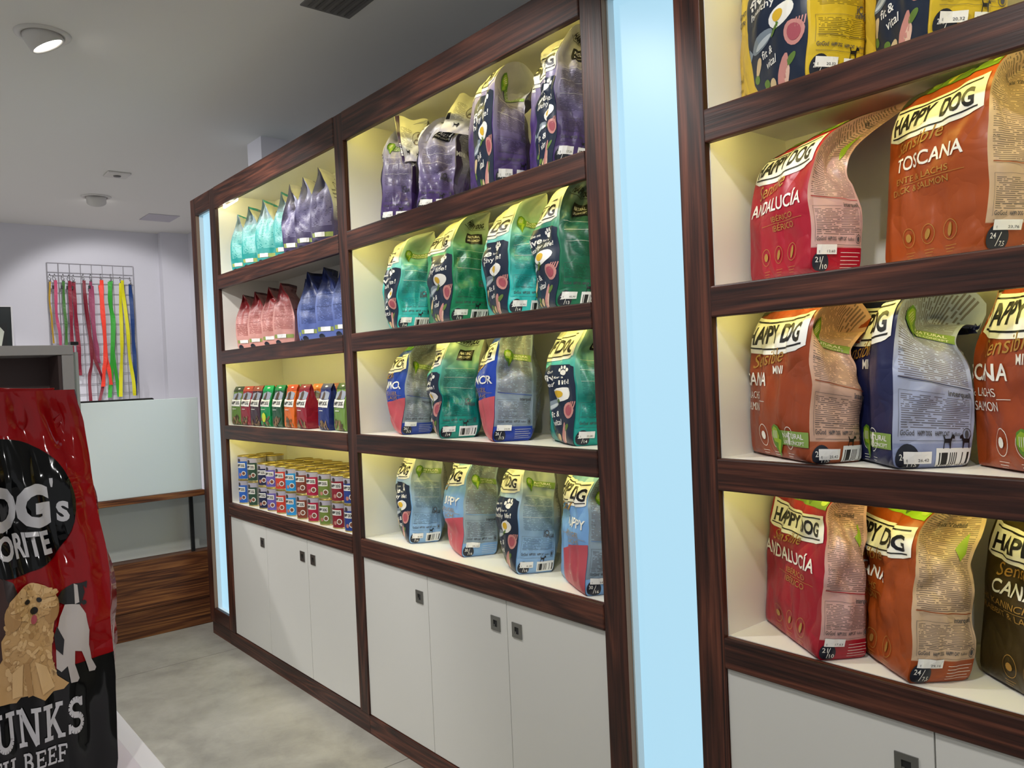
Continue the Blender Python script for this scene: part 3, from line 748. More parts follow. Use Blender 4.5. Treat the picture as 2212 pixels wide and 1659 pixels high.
shelving('far bay of dark wood shelving holding cans, treat pouches and small bags', .405, 1.848, (.320, .405), (1.848, 1.926),
         [(.405, .90), (.90, 1.384), (1.384, 1.848)], [.85, 1.331, 1.444], [True, False, True, True])
shelving('middle bay of dark wood shelving holding purple, green and blue bags', 1.926, 3.325, None, (3.325, 3.409),
         [(1.926, 2.405), (2.405, 2.872), (2.872, 3.325)], [2.349, 2.813, 2.924], [True] * 4, post_r='pine')
shelving('near bay of dark wood shelving holding yellow, red and orange bags', 3.730, 5.15, (3.651, 3.730), (5.15, 5.23),
         [(3.730, 4.216), (4.216, 4.69), (4.69, 5.15)], [4.160, 4.64, 4.75], [True] * 4)

def glow_mat():
    s = NT('backlit_acrylic', .35, .3); s.b.inputs['Emission Color'].default_value = lin('#aedcf2'); s.b.inputs['Emission Strength'].default_value = .94
    return s.out(lin('#566066'))
GLOW = glow_mat(); LINING = mat('#dfe8ea', .5)
def light_column(label, x0, x1, lpost):
    r = thing('light_column', label, 'light panel', (x0, 0, 0), 0)
    def B(name, a, b_, c, d, e, f, m, bev=0): mb = MB(); mb.box(a - x0, b_, c, d - x0, e, f, m, bev); return mb.build(name, r)
    if lpost:
        mb = MB(); mb.box(lpost[0] - x0, 0, .078, lpost[1] - x0, FR + .10, 2.605, WZ, .0025)
        mb.box(lpost[1] - x0 - .0006, .0015, .16, lpost[1] - x0 + .0005, .042, 2.50, PINE_AND_LIT); mb.build('post', r)  # inner face coloured paler for the light of the glowing panel
    B('bottom_rail', x0 + .001, 0, .08, x1 - .001, FR, .16, WX, .002); B('top_rail', x0 + .001, 0, 2.50, x1 - .001, FR, 2.605, WX, .002)
    if lpost: B('plinth', lpost[0] + .03, .003, 0, x1 - .001, FR, .077, WX)
    else: B('plinth', x0 + .001, .003, 0, x1 - .001, FR, .079, WX)
    y = .045
    o = B('glowing_panel', x0 + .001, y, .14, x1 - .001, y + .006, 2.52, GLOW); o['label'] = 'pale blue backlit panel'
    mb = MB()
    for a, b_ in ((x0 + .001, x0 + .004), (x1 - .004, x1 - .001)): mb.box(a - x0, FR + .0006, .14, b_ - x0, y - .0005, 2.52, LINING)
    mb.box(.0045, FR + .0006, .14, x1 - x0 - .0045, y - .0005, .155, LINING); mb.box(.0045, FR + .0006, 2.505, x1 - x0 - .0045, y - .0005, 2.52, LINING)
    mb.build('white_lining', r)
    return r
light_column('narrow backlit blue panel at the far end of the shelving wall', .082, .318, (0, .081))
light_column('tall backlit blue panel between the middle and near shelving bays', 3.4105, 3.6495, None)
mb = MB(); pts = [(.47, .026, 2.497), (.49, .012, 2.484), (.53, .006, 2.476), (.58, .006, 2.478), (.62, .012, 2.486), (.66, .026, 2.50)]
pts = [(.47, .040, 2.540), (.475, .038, 2.50), (.49, .022, 2.478), (.53, .012, 2.468), (.58, .012, 2.470), (.62, .022, 2.478), (.645, .038, 2.49), (.66, .040, 2.53)]; mb.tube(pts, .0045, LEDB, 8); tag(mb.build('sagging_led_strip'), 'loose end of LED strip sagging below the top beam above the turquoise bags', 'light strip')

# ------------------------------------------------------------------ ceiling fittings
LAMP = mat('#fffaf0', .4, 0, 14.); METALW = mat('#cfccc8', .4)
def downlight(i, label, seen):
    x, y, aim, watt, ang = SPOTS[i]
    r = thing('ceiling_downlight', label, 'downlight', (x, y, CEIL), 0, 'gimbal downlights')
    d = (Vector(aim) - Vector((x, y, CEIL))).normalized(); q = d.to_track_quat('-Z', 'Y').to_matrix().to_4x4()
    if abs(d.z) > .75: tilt = q
    else: tilt = (Vector((d.x, d.y, -.9))).normalized().to_track_quat('-Z', 'Y').to_matrix().to_4x4()
    mb = MB(); mb.lathe([(.079, .0), (.079, -.006), (.090, -.010), (.104, -.007), (.108, -.0005)], METALW, 40); mb.build('trim_ring', r, True)
    M = Matrix.Translation((0, 0, -.014)) @ tilt
    mb = MB(); mb.lathe([(.0005, .046), (.066, .045), (.072, .02), (.070, -.035), (.064, -.040), (.058, -.030), (.04, .005)], METALW, 36, mtx=M); mb.build('lamp_housing', r, True)
    mb = MB(); mb.lathe([(.057, -.029), (.035, -.026), (.0005, -.025)], LAMP, 32, mtx=M); o = mb.build('lamp_lens', r, True)
    L = bpy.data.lights.new('spot_light', 'SPOT'); L.energy = watt; L.spot_size = math.radians(ang); L.spot_blend = .35; L.shadow_soft_size = .05; L.color = (1.0, .98, .96)
    lo = bpy.data.objects.new('spot_light', L); C.objects.link(lo); lo.parent = r
    lo.matrix_local = Matrix.Translation(Vector((0, 0, -.03)) + d * .055) @ q
    return r
downlight(0, 'round white tilted downlight glowing on the ceiling in front of the shelving', True)
downlight(3, 'small round downlight seen edge-on beside the square sensor', True)
for i, t in ((1, 'downlight above the middle shelving bay'), (2, 'downlight above the near shelving bay'), (4, 'downlight above the red bag display'), (5, 'added unseen fill lamp aimed at the checkout counter'), (6, 'added unseen fill lamp behind the checkout counter')): downlight(i, t, False)
mb = MB(); mb.box(-.075, -.075, -.014, .075, .075, 0, METALW, .006); r = thing('ceiling_sensor', 'square white sensor plate on the ceiling', 'sensor', (-1.14, -.116, CEIL)); mb.build('cover', r)
mb = MB(); mb.lathe([(.026, -.0142), (.022, -.020), (.0005, -.021)], mat('#5b5855', .4), 20); mb.build('sensor_eye', r, True)
mb = MB(); mb.box(-.15, -.13, -.006, .15, .13, 0, mat('#b9b5be', .6), .002); o = mb.build('ceiling_vent'); o.location = (-2.53, .56, CEIL); tag(o, 'flat square vent plate on the ceiling near the back corner', 'vent')
mb = MB(); mb.box(-.11, -.11, -.006, .11, .11, 0, mat('#6d6a68', .6), .002)
for k in range(6): mb.box(-.09, -.085 + k * .032, -.011, .09, -.073 + k * .032, -.0062, mat('#55524f', .6))
o = mb.build('ceiling_grille'); o.location = (2.05, -.06, CEIL); tag(o, 'grey grille on the ceiling above the middle bay, cut by the top edge', 'vent')

# ------------------------------------------------------------------ checkout counter and monitor
r = thing('checkout_counter', 'white and wood checkout counter beyond the far end of the shelving', 'counter', (-.2, -.6, 0))
def CB(name, a, b, c, d, e, f, m, bev=0): mb = MB(); mb.box(a + .2, b + .6, c, d + .2, e + .6, f, m, bev); return mb.build(name, r)
GLASSW = mat('#d2dcda', .25)
CB('front_panel', -.118, -1.6, .856, -.100, .02, 1.423, GLASSW, .003)
CB('wood_rail', -.19, -1.6, .820, -.085, .03, .855, WY, .003)
CB('recessed_panel', -.30, -1.6, .462, -.28, .30, .819, mat('#c3c6bf', .5))
CB('base_board', -.30, -1.6, .165, -.19, .30, .460, WY, .002); CB('base_board', -.30, -1.6, .0, -.192, .30, .163, WY, .002)
CB('worktop', -.80, -1.6, 1.00, -.125, .02, 1.025, WP); CB('back_panel', -.80, -1.6, 0, -.78, .02, .999, WP)
CB('steel_leg', -.235, -.022, .4605, -.215, -.002, .8195, mat('#121212', .5))
r = thing('monitor', 'black monitor whose rounded top edge shows over the counter panel', 'monitor', (-.55, -.40, 1.026))
mb = MB(); mb.box(-.02, -.29, .07, .015, .29, .402, mat('#0e0e10', .35), .012); mb.build('screen_housing', r)
mb = MB(); mb.box(-.03, -.03, .01, -.0205, .03, .2, mat('#0e0e10', .35)); mb.box(-.12, -.1, 0, .08, .1, .0099, mat('#0e0e10', .35), .003); mb.build('stand', r)

# ------------------------------------------------------------------ leash rack on the far wall
WIRE = mat('#b8b6bb', .35, .6); CHROME = mat('#9a9a9c', .25, .9)
gx = -3.315
r = thing('wire_grid_panel', 'white wire grid panel with hooks hanging on the far wall', 'wire rack', (gx, .1565, 1.25), 0)
Y0, Y1, Z0, Z1 = -.207, .52, 1.25, 2.664
mb = MB(); mb.tube([(0, Y0 - .1565, 0), (0, Y0 - .1565, Z1 - 1.25), (0, Y1 - .1565, Z1 - 1.25), (0, Y1 - .1565, 0), (0, Y0 - .1565, 0)], .005, WIRE, 6); mb.build('outer_frame', r)
mb = MB()
for k in range(1, 8): y = Y0 + (Y1 - Y0) * k / 8 - .1565; mb.tube([(.004, y, 0), (.004, y, Z1 - 1.25)], .0028, WIRE, 5)
for k in range(14): z = Z1 - .085 - .0935 * k - 1.25; mb.tube([(0, Y0 - .1565, z), (0, Y1 - .1565, z)], .0028, WIRE, 5)
mb.build('wires', r)
mb = MB(); mb.tube([(-.006, -.34, 1.30), (-.006, .34, 1.30)], .0035, WIRE, 5); mb.build('wall_rail', r)
def lp(zx, zy): return (-.197 + ((zx - 385) - .05 * (zy - 600)) * .001077, 2.496 - (zy - 600) * .001195 + (zx - 385) * .00004)
LEASH = [
    ('mustard', '#b8901c', .012, [[(388, 600), (386, 750), (402, 900), (415, 1075)]], 'mustard yellow short leash, first on the wire grid'),
    ('pink', '#c4476f', .020, [[(424, 600), (432, 850), (455, 1000), (463, 1100), (472, 1300)]], 'solid pink leash beside the mustard one'),
    ('green', '#4a7d3a', .020, [[(487, 600), (495, 800), (509, 950), (512, 1100), (520, 1300)]], 'muted green leash between pink and crimson ones'),
    ('crimson', '#8d1833', .023, [[(530, 605), (540, 850), (550, 1100), (562, 1350)]], 'crimson leash directly beside the muted green one'),
    ('crimson', '#8d1833', .026, [[(565, 605), (580, 850), (603, 1100), (615, 1330)]], 'wider crimson leash just before the long dark red one'),
    ('dark_red', '#7d1a2c', .021, [[(640, 600), (655, 850), (690, 1050), (720, 1200), (775, 1350), (785, 1430), (760, 1540)], [(648, 700), (670, 900), (690, 1080), (697, 1230), (680, 1350), (690, 1540)]], 'long dark red leash whose two strands part low down'),
    ('rose', '#a34a6b', .022, [[(698, 600), (695, 750), (715, 950), (735, 1130), (765, 1245)], [(708, 640), (722, 950), (750, 1150), (752, 1235)]], 'dusty rose leash ending halfway down the grid'),
    ('neon_orange', '#ff4530', .027, [[(776, 598), (780, 800), (800, 1000), (808, 1180), (835, 1300), (850, 1420)], [(766, 640), (795, 950), (803, 1200), (795, 1300), (785, 1430)]], 'neon orange leash in the middle of the wire grid'),
    ('lime', '#37ad35', .027, [[(856, 600), (850, 750), (870, 930), (872, 1150), (900, 1350), (925, 1520)], [(844, 610), (858, 800), (876, 930), (868, 1150), (858, 1300), (845, 1520)]], 'bright green leash beside the yellow one'),
    ('yellow', '#e4de12', .024, [[(932, 620), (930, 800), (935, 1000), (940, 1150), (930, 1350), (930, 1520)], [(940, 600), (955, 750), (985, 1000), (1000, 1200), (1030, 1400), (1042, 1520)]], 'yellow leash with two diverging strands'),
    ('blue', '#173f80', .027, [[(1014, 625), (1025, 800), (1040, 1050), (1050, 1250), (1060, 1520)]], 'dark blue leash, last on the wire grid'),
]
for k, (nm, hx, wd, strands, lab) in enumerate(LEASH):
    y0, z0 = lp(*strands[0][0]); r = thing('dog_leash', lab, 'leash', (-3.29, y0, z0), 0, 'leashes hanging on the wire grid')
    m = mat(hx, .55); mb = MB(); wd *= 1.3
    for q, st in enumerate(strands):
        P = [lp(*p) for p in st]; T = [(i / (len(P) - 1),) + p for i, p in enumerate(P)]; L = []
        for i in range(29): L.append(crom(T, i / 28))
        vs = []; fs = []
        for i, (y, z) in enumerate(L):
            tw = math.sin(i * .45 + k * 1.7 + q) * .9; hw = wd / 2 * (.62 + .38 * abs(math.cos(tw)))
            x = .006 * math.sin(i * .5 + k) + .008 * q + .012 + .030 * (k % 2); dxx = wd / 2 * math.sin(tw) * .5
            for sx in (-1, 1):
                for th in (-.001, .001): vs.append((x + dxx * sx + th, y - y0 + hw * sx, z - z0))
        for i in range(28):
            a = i * 4; b = a + 4
            fs += [(a, a + 2, b + 2, b), (a + 1, b + 1, b + 3, a + 3), (a, b, b + 1, a + 1), (a + 2, a + 3, b + 3, b + 2)]
        fs += [(0, 1, 3, 2), (112, 114, 115, 113)]
        mb.idx(vs, fs, m)
    mb.build('strap', r)
    mb = MB(); mb.tube([(.012, 0, .0), (.014, .008, .015), (.014, .0, .03), (.014, -.006, .045), (.010, 0, .06), (.0, .004, .052)], .004, CHROME, 6)
    mb.lathe([(.009, -.004), (.013, 0), (.009, .004), (.009, -.004)], CHROME, 12, (.012, 0, -.004)); mb.build('snap_hook', r, True)
    if k in (1, 2, 3, 4, 6, 7): mb = MB(); mb.box(.010, -.024, -.075, .024, -.006, -.045, mat('#17151a', .5), .002); mb.build('slider', r)

r = thing('framed_poster', 'white framed dark poster on the far wall behind the gondola', 'poster', (-3.328, -.74, 1.74))
mb = MB(); W_ = .50; H_ = .53
for a in ((-W_ / 2, 0, -W_ / 2 + .014, H_), (W_ / 2 - .014, 0, W_ / 2, H_), (-W_ / 2 + .014, 0, W_ / 2 - .014, .014), (-W_ / 2 + .014, H_ - .014, W_ / 2 - .014, H_)): mb.box(0, a[0], a[1], .018, a[2], a[3], mat('#d9d8dc', .4))
mb.build('frame', r)
mb = MB(); mb.box(.001, -W_ / 2 + .0145, .0145, .006, W_ / 2 - .0145, H_ - .0145, mat('#141c1e', .35))
def flat_on_poster(pts, hx, dx): mb.face([(.0062 + dx, y, z) for y, z in pts], mat(hx, .4))
flat_on_poster([(-.2, .02), (.2, .02), (.2, .38), (-.02, .30), (-.2, .18)], '#0b0d0e', .0004); flat_on_poster([(.06, .03), (.17, .03), (.155, .17), (.18, .30), (.15, .34), (.11, .26), (.02, .25), (.06, .2)], '#c9cdbf', .0008); flat_on_poster([(-.05, .03), (.06, .03), (.08, .2), (-.02, .25), (-.08, .18)], '#aeb487', .0012)
mb.build('print', r)

# ------------------------------------------------------------------ gondola in the foreground and its red bag
GX, GY, GZ = 3.20, -1.285, .95
r = thing('gondola_display', 'grey framed display gondola with brown back and white deck in the foreground', 'display shelf', (GX, -1.7, 0))
GREY = mat('#a8a5a2', .45); BROWN = mat('#4b3b38', .55)
def GB(name, a, b, c, d, e, f, m, bev=0): mb = MB(); mb.box(a - GX, b + 1.7, c, d - GX, e + 1.7, f, m, bev); return mb.build(name, r)
GB('upright', 2.90, GY - .020, GZ + .001, GX, GY, 1.566, GREY, .001); GB('upright', 2.90, -2.12, GZ + .001, GX, -2.10, 1.566, GREY, .001)
GB('top_board', 2.90, -2.12, 1.5665, GX, GY, 1.585, GREY, .001)
GB('back_panel', 3.09, -2.0995, GZ + .001, 3.10, GY - .0205, 1.566, BROWN)
GB('inner_side', 3.1005, GY - .026, GZ + .001, GX - .004, GY - .0205, 1.5655, BROWN)
GB('metal_rail', 3.05, GY + .001, 1.0, 3.185, GY + .011, 1.572, mat('#b3bcb6', .35), .001)
GB('clip', 3.165, GY - .002, 1.5855, 3.19, GY + .012, 1.592, mat('#2b2b2b', .3, .6), .001)
mb = MB(); mb.box(2.90 - GX, -2.12 + 1.7, GZ - .04, 4.25 - GX, -1.29 + 1.7, GZ - .0005, mat('#e3e2e2', .35), .002); mb.build('deck', r)
mb = MB(); mb.box(GX + .002 - GX, -2.10 + 1.7, GZ, 4.24 - GX, -1.318 + 1.7, GZ + .003, mat('#dcd6da', .3), .001); mb.build('deck_liner', r)
GB('base_cabinet', 2.92, -2.10, 0, 4.2, -1.32, GZ - .0405, mat('#d5d4d2', .45))

REDF = '#8c040a'
r = bag_root('glossy red and black dog food bag with puppies standing on white deck in the foreground', (3.690, -1.3555), -90, .228, .12, GZ + .0035, None)
rb = Bag(.228, .12, .545, 'up', 11, wr=.0105, tb=-.01, fb=.012, nu=34, nv=70, ns=12, a=[(0, .97), (.1, 1.0), (.5, 1.0), (.8, .93), (1, .86)])
def red_front(A):
    GB_ = mat('#060708', .10, spec=.35); WH = mat('#c6c4c6', .25)
    def uv(y, z): return ((y + 1.4695) / .228 + .5, (z - GZ - .0035) / .545)
    def P(*yz): return [uv(*q) for q in yz]
    A.poly([(0, 0), (1, 0), (1, .335), (.6, .325), (.3, .33), (0, .335)], GB_, 0)
    c = uv(-1.4675, 1.3435); A.poly(ell(c[0], c[1], .0835 / A.w, .0835 / A.h, 40), GB_, 1)
    u, v = uv(-1.532, 1.318); A.text('DOG', u, v, .046, WH, 2, width=.118, bold=.055)
    u, v = uv(-1.411, 1.338); A.text("'", u, v + .008, .030, WH, 2, width=.004, bold=.0); u, v = uv(-1.406, 1.318); A.text('S', u, v + .004, .022, WH, 2, width=.014, bold=.05)
    u, v = uv(-1.421, 1.281); A.text('FAVORITE', u, v, .027, WH, 2, width=.096, bold=.035, right=True)
    A.poly(P((-1.50, 1.405), (-1.48, 1.402), (-1.464, 1.412), (-1.47, 1.414), (-1.485, 1.409), (-1.50, 1.411)), WH, 2)
    u, v = uv(-1.395, 1.050); A.text('CHUNKS', u, v, .042, WH, 2, width=.150, right=True, font=slab)
    u, v = uv(-1.415, 1.021); A.text('WITH BEEF', u, v, .021, WH, 2, width=.110, right=True, font=slab)
    u, v = uv(-1.434, .990); A.text('AND', u, v, .020, mat('#8c1216', .3), 2, width=.040, right=True, font=slab)
    # three sitting dogs printed across the red and black fields
    BR = mat('#3a1d14', .35); BR2 = mat('#24110c', .35); CR = mat('#c39a63', .4); CR2 = mat('#d8b27c', .4); CR3 = mat('#ab824f', .4); BK = mat('#171313', .3); WJ = mat('#b9b0aa', .35); TG = mat('#b0505a', .3)
    A.poly(P((-1.56, 1.11), (-1.488, 1.11), (-1.478, 1.15), (-1.474, 1.19), (-1.476, 1.225), (-1.468, 1.235), (-1.470, 1.252), (-1.480, 1.262), (-1.50, 1.27), (-1.53, 1.262), (-1.55, 1.22)), BR, 2)
    A.poly(P((-1.478, 1.262), (-1.470, 1.255), (-1.466, 1.240), (-1.470, 1.226), (-1.476, 1.236)), BR2, 3)
    A.poly(P((-1.400, 1.238), (-1.39, 1.238), (-1.388, 1.226), (-1.392, 1.212), (-1.400, 1.208), (-1.412, 1.214), (-1.424, 1.222), (-1.416, 1.232)), BK, 2)
    A.poly(P((-1.412, 1.214), (-1.394, 1.211), (-1.387, 1.198), (-1.3835, 1.176), (-1.386, 1.156), (-1.3845, 1.136), (-1.379, 1.122), (-1.381, 1.118), (-1.388, 1.119), (-1.392, 1.138), (-1.395, 1.150), (-1.402, 1.152), (-1.404, 1.134), (-1.400, 1.114), (-1.4025, 1.110), (-1.410, 1.111), (-1.412, 1.134), (-1.419, 1.128), (-1.424, 1.134), (-1.423, 1.155), (-1.421, 1.178), (-1.418, 1.20)), WJ, 3)
    A.poly(P((-1.399, 1.238), (-1.395, 1.236), (-1.394, 1.214), (-1.399, 1.212)), WJ, 3); A.poly(ell(*uv(-1.389, 1.213), .012, .006, 10), BK, 4)
    A.poly(P((-1.421, 1.19), (-1.424, 1.178), (-1.423, 1.16), (-1.416, 1.15), (-1.413, 1.17)), BK, 4)
    A.poly(P((-1.392, 1.238), (-1.385, 1.240), (-1.386, 1.231)), BK, 4)
    body = [(-1.472, 1.205), (-1.480, 1.185), (-1.479, 1.16), (-1.490, 1.14), (-1.494, 1.118), (-1.488, 1.102), (-1.468, 1.100), (-1.462, 1.106), (-1.452, 1.108), (-1.44, 1.098), (-1.43, 1.106), (-1.418, 1.106), (-1.412, 1.112), (-1.424, 1.125), (-1.428, 1.15), (-1.426, 1.175), (-1.424, 1.20), (-1.43, 1.215)]
    A.poly(P(*body), CR, 3)
    R = random.Random(4)
    def me(y, z, a, b, ro, n=10): return [uv(*q) for q in ell(y, z, a, b, n, ro)]
    for k in range(110):
        y = R.uniform(-1.476, -1.427); z = R.uniform(1.116, 1.205); A.poly(me(y, z, R.uniform(.003, .006), R.uniform(.0016, .003), R.uniform(40, 140)), (CR, CR2, CR, CR3, CR2)[k % 5], 4)
    A.poly(P((-1.457, 1.15), (-1.452, 1.15), (-1.450, 1.108), (-1.455, 1.106)), CR3, 5); A.poly(P((-1.470, 1.14), (-1.458, 1.15), (-1.460, 1.108), (-1.472, 1.106)), CR2, 5); A.poly(P((-1.447, 1.15), (-1.436, 1.14), (-1.428, 1.112), (-1.442, 1.106)), CR2, 5)
    for (y, z, a, b, m) in ((-1.449, 1.226, .026, .022, CR), (-1.470, 1.214, .008, .018, CR3), (-1.428, 1.214, .008, .018, CR3), (-1.449, 1.239, .018, .010, CR2), (-1.449, 1.214, .014, .011, CR2)): A.poly(ell(*uv(y, z), a / A.w, b / A.h, 18), m, 5)
    for k in range(46):
        an = R.uniform(0, 2 * PI); rr = R.uniform(.012, .026); A.poly(me(-1.449 + rr * math.cos(an), 1.226 + rr * .85 * math.sin(an), R.uniform(.003, .006), R.uniform(.002, .0032), math.degrees(an)), (CR, CR2, CR, CR2)[k % 4], 6)
    for yy in (-1.457, -1.441): A.poly(ell(*uv(yy, 1.228), .0035 / A.w, .003 / A.h, 10), BK, 7)
    A.poly(ell(*uv(-1.449, 1.216), .0055 / A.w, .0045 / A.h, 12), BK, 8); A.poly(ell(*uv(-1.449, 1.205), .004 / A.w, .006 / A.h, 10), TG, 7)
rb.panel('front', film(((0., '#07080a'), (.02, REDF), (1., REDF)), (), .10, spec=.38), red_front, 'front_panel', r)
for f, n in (('right', 'side_panel'), ('left', 'side_panel'), ('back', 'back_panel')): rb.panel(f, film(((0., REDF), (1., REDF)), (), .10, spec=.38), None, n, r)
mb = MB(); vs = []; fs = []
for j in range(7):
    for i in range(25):
        t = i / 24; v = j / 6; vs.append((-.11 + .185 * t, .012 + .004 * math.sin(9 * t + 2 * v) - .010 * v, .49 + (.062 + .004 * math.sin(5 * t)) * v))
for j in range(6):
    for i in range(24): k = j * 25 + i; fs.append((k, k + 1, k + 26, k + 25))
mb.idx(vs, fs, mat(REDF, .12, spec=.4)); o = mb.build('top_seal', r, True); md = o.modifiers.new('thick', 'SOLIDIFY'); md.thickness = .0015

# ------------------------------------------------------------------ middle bay : four rows of bags
GRY = '#a5a6a4'
PURP = dict(low='#4a3570', mid='#8d84a6', top='#b9b6b4', slow='#47326a', smid='#6b6088', stop='#938da0', stop2='#c9c8be', ink_hex='#2d2640')
TEAL = dict(low='#23b5b0', mid='#7fcfc8', top='#d5d5c8', slow='#35c3be', smid='#1e9c98', stop='#5fb4a8', stop2='#c6c8b6', ink_hex='#0f5a5a')
GREN = dict(low='#0f7a52', mid='#3f9a72', top='#d2d0b8', slow='#128a5e', smid='#0f7550', stop='#3f8a6c', stop2='#b4b8a8', ink_hex='#0a3f2c')
DTEA = dict(low='#13837a', mid='#4fb0a4', top='#d8d4c0', slow='#0f8a7c', smid='#127c72', stop='#5aa292', stop2='#bcc0b0', ink_hex='#0a4a44')
DGRN = dict(low='#0c6647', mid='#3c8a70', top='#cfcfc8', slow='#0d6b4a', smid='#0d5f44', stop='#1d5c4a', stop2='#70787a', ink_hex='#083524', leaf=False)
LBLU = dict(low='#7aa8d8', mid='#a6c2dc', top='#d6d6cc', slow='#8fb6de', smid='#86a6c4', stop='#8fa2ac', stop2='#bcc2ba', ink_hex='#37506a')
YELL = dict(low='#d7b53a', mid='#dcc04a', top='#e0c858', slow='#d4b52a', smid='#cfae24', stop='#cfb22e', stop2='#d8bf4c', ink_hex='#4f430e', ink=mat('#3f3a1c', .5))
PG = dict(PURP); PG['leaf'] = False
Z4, Z3, Z2, Z1 = .826, 1.264, 1.684, 2.11
g = 'bags on the top row of the middle bay'
vital_bag('purple bag with crumpled pale top at the far end of the top row', (2.13, .055), Z1, 46, PURP, '17,25', '12/4', 'lean', .22, .10, .405, 3, g, mini=True, flap=(((.046, .235), (.118, .235), (.150, .405), (.012, .425)), True), wr=.012, tb=.16, fb=.01, sway=-.0)
vital_bag('slumped purple bag with white folded-over top, second in the top row', (2.40, .05), Z1, 42, PG, '17,25', '12/4', 'lean', .25, .12, .370, 7, g, mini=True, flap=(((.030, .285), (.170, .265), (.195, .420), (.110, .430)), False), wr=.014, tb=.20, fb=.0)
vital_bag('purple bag with rolled top showing a whole dark food-picture panel, top row', (2.882, .045), Z1, 20, PURP, '17,25', '12/4', 'roll', .25, .105, .41, 9, g, wr=.006, fb=.02, bb=.02)
vital_bag('tall purple bag with grey crumpled top against the pale-edged post, top row', (3.165, .034), Z1, 24, PG, '17,25', '12/4', 'lean', .24, .115, .435, 12, g, wr=.012, tb=.10, fb=.012)
g = 'bags on the second row of the middle bay'
vital_bag('turquoise bag with green leaf badge at the far end of the second row', (2.205, .06), Z2, 26, TEAL, '12,90', '26/14', 'lean', .235, .105, .385, 15, g, wr=.012, tb=.10, fb=.05)
vital_bag('emerald green bag with a complete egg and fish panel, second row', (2.575, .055), Z2, 18, dict(GREN, leaf=False), '45,90', '25/13', 'lean', .26, .12, .40, 18, g, wr=.009, tb=.10, fb=.05)
vital_bag('turquoise bag with pointed top and green leaf badge, beside the darkest green bag', (2.915, .045), Z2, 23, TEAL, '12,90', '26/14', 'lean', .235, .12, .395, 21, g, wr=.008, tb=.08, fb=.0555)
vital_bag('darkest green bag partly behind the pale-edged post, second row', (3.150, .04), Z2, 28, DGRN, '45,90', '23/13', 'lean', .24, .12, .405, 24, g, wr=.012, tb=.08, fb=.055)
g = 'bags on the third row of the middle bay'
sensible_bag('royal blue bag with red patch at the far end of the third row', (2.195, .066), Z3, 27, '#1d3f9c', 'JUNIOR', ('GEFLUGEL', 'LACHS'), '24,50', '26/13', 'lean', .26, .10, .375, 31, 'bags on the third row of the middle bay', side_hex='#8e99a4', low_hex='#1f3f9a', word='Vital', patch='#b94c55', icons=False, wr=.010, tb=.10, fb=.055, photo='#4a7a35')
vital_bag('dark teal bag bent over at the top between two royal blue bags', (2.510, .03), Z3, 36, dict(DTEA, leaf=False), '33,80', '25/14', 'lean', .24, .115, .395, 33, g, wr=.013, tb=.11, fb=.055)
sensible_bag('royal blue bag with red patch and green leaf, between two teal bags', (2.820, .033), Z3, 35, '#1d3fa6', 'JUNIOR', ('GEFLUGEL', 'LACHS'), '24,50', '26/13', 'lean', .25, .11, .40, 36, g, side_hex='#8796a8', low_hex='#1b3a9c', word='Vital', patch='#c04f58', icons=False, wr=.007, tb=.08, fb=.055, photo='#6f9a3c')
vital_bag('teal bag half hidden by the pale-edged post, third row', (3.185, .055), Z3, 27, dict(DTEA, leaf=False, slow='#159c90'), '33,80', '25/14', 'lean', .24, .12, .405, 39, g, wr=.010, tb=.10, fb=.05)
g = 'bags on the bottom row of the middle bay'
vital_bag('light blue bag with dark food panel at the far end of the bottom row', (2.189, .081), Z4, 27, LBLU, '8,20', '30/16', 'lean', .235, .103, .39, 41, g, wr=.007, tb=.09, fb=.052)
sensible_bag('light blue bag with red patch between two light blue bags with dark panels', (2.544, .082), Z4, 25, '#7fabdb', 'PUPPY', ('GEFLUGEL', 'LACHS'), '24,10', '30/16', 'lean', .24, .11, .39, 43, g, side_hex='#94a6b4', low_hex='#86b0dc', word='Vital', patch='#c55560', icons=False, wr=.007, tb=.09, fb=.05, photo='#5a9a5a')
vital_bag('light blue bag with dark food panel and unfolded leaf badge, bottom row middle', (2.885, .056), Z4, 31, LBLU, '8,20', '30/16', 'lean', .24, .105, .395, 45, g, wr=.006, tb=.08, fb=.055)
sensible_bag('light blue bag with red patch beside the pale-edged post, bottom row', (3.234, .028), Z4, 27, '#76a4d8', 'PUPPY', ('GEFLUGEL', 'LACHS'), '24,10', '30/16', 'lean', .25, .12, .395, 47, g, side_hex='#8a9dac', low_hex='#7dabdc', word='Vital', patch='#b94c58', icons=False, wr=.007, tb=.13, fb=.03, photo='#5a9a5a')


# ------------------------------------------------------------------ near bay
g = 'bags on the top row of the near bay'
vital_bag('yellow bag nearest the post, showing the whole dark food panel', (3.985, .04), Z1, 27, YELL, '20,32', '25.5/7', 'lean', .285, .14, .44, 51, g, name=('WEIGHT', 'CONTROL'), wr=.006, tb=.10, fb=.055)
vital_bag('second yellow bag, cut off by the top edge of the photo', (4.245, .04), Z1, 33, YELL, '20,32', '25.5/7', 'lean', .28, .14, .44, 53, g, wr=.010, tb=.10, fb=.03)
g = 'bags on the second row of the near bay'
sensible_bag('upper red bag, its open red top pulled out diagonally', (3.985, .035), Z2, 26, '#a50e28', 'ANDALUCÍA', ('IBÉRICO', 'IBÉRICO'), '13,60', '21/10', 'flag', .235, .10, .40, 55, g, side_hex='#cfa7a2', wr=.005, fb=.012, right=.92)
sensible_bag('large orange bag with tall folded top next to the upper red bag', (4.325, .04), Z2, 26, '#9e4617', 'TOSCANA', ('ENTE & LACHS', 'DUCK & SALMON'), '23,76', '24/7,5', 'lean', .255, .13, .405, 57, g, side_hex='#cfb294', wr=.0045, tb=.12, fb=.03, right=.86)
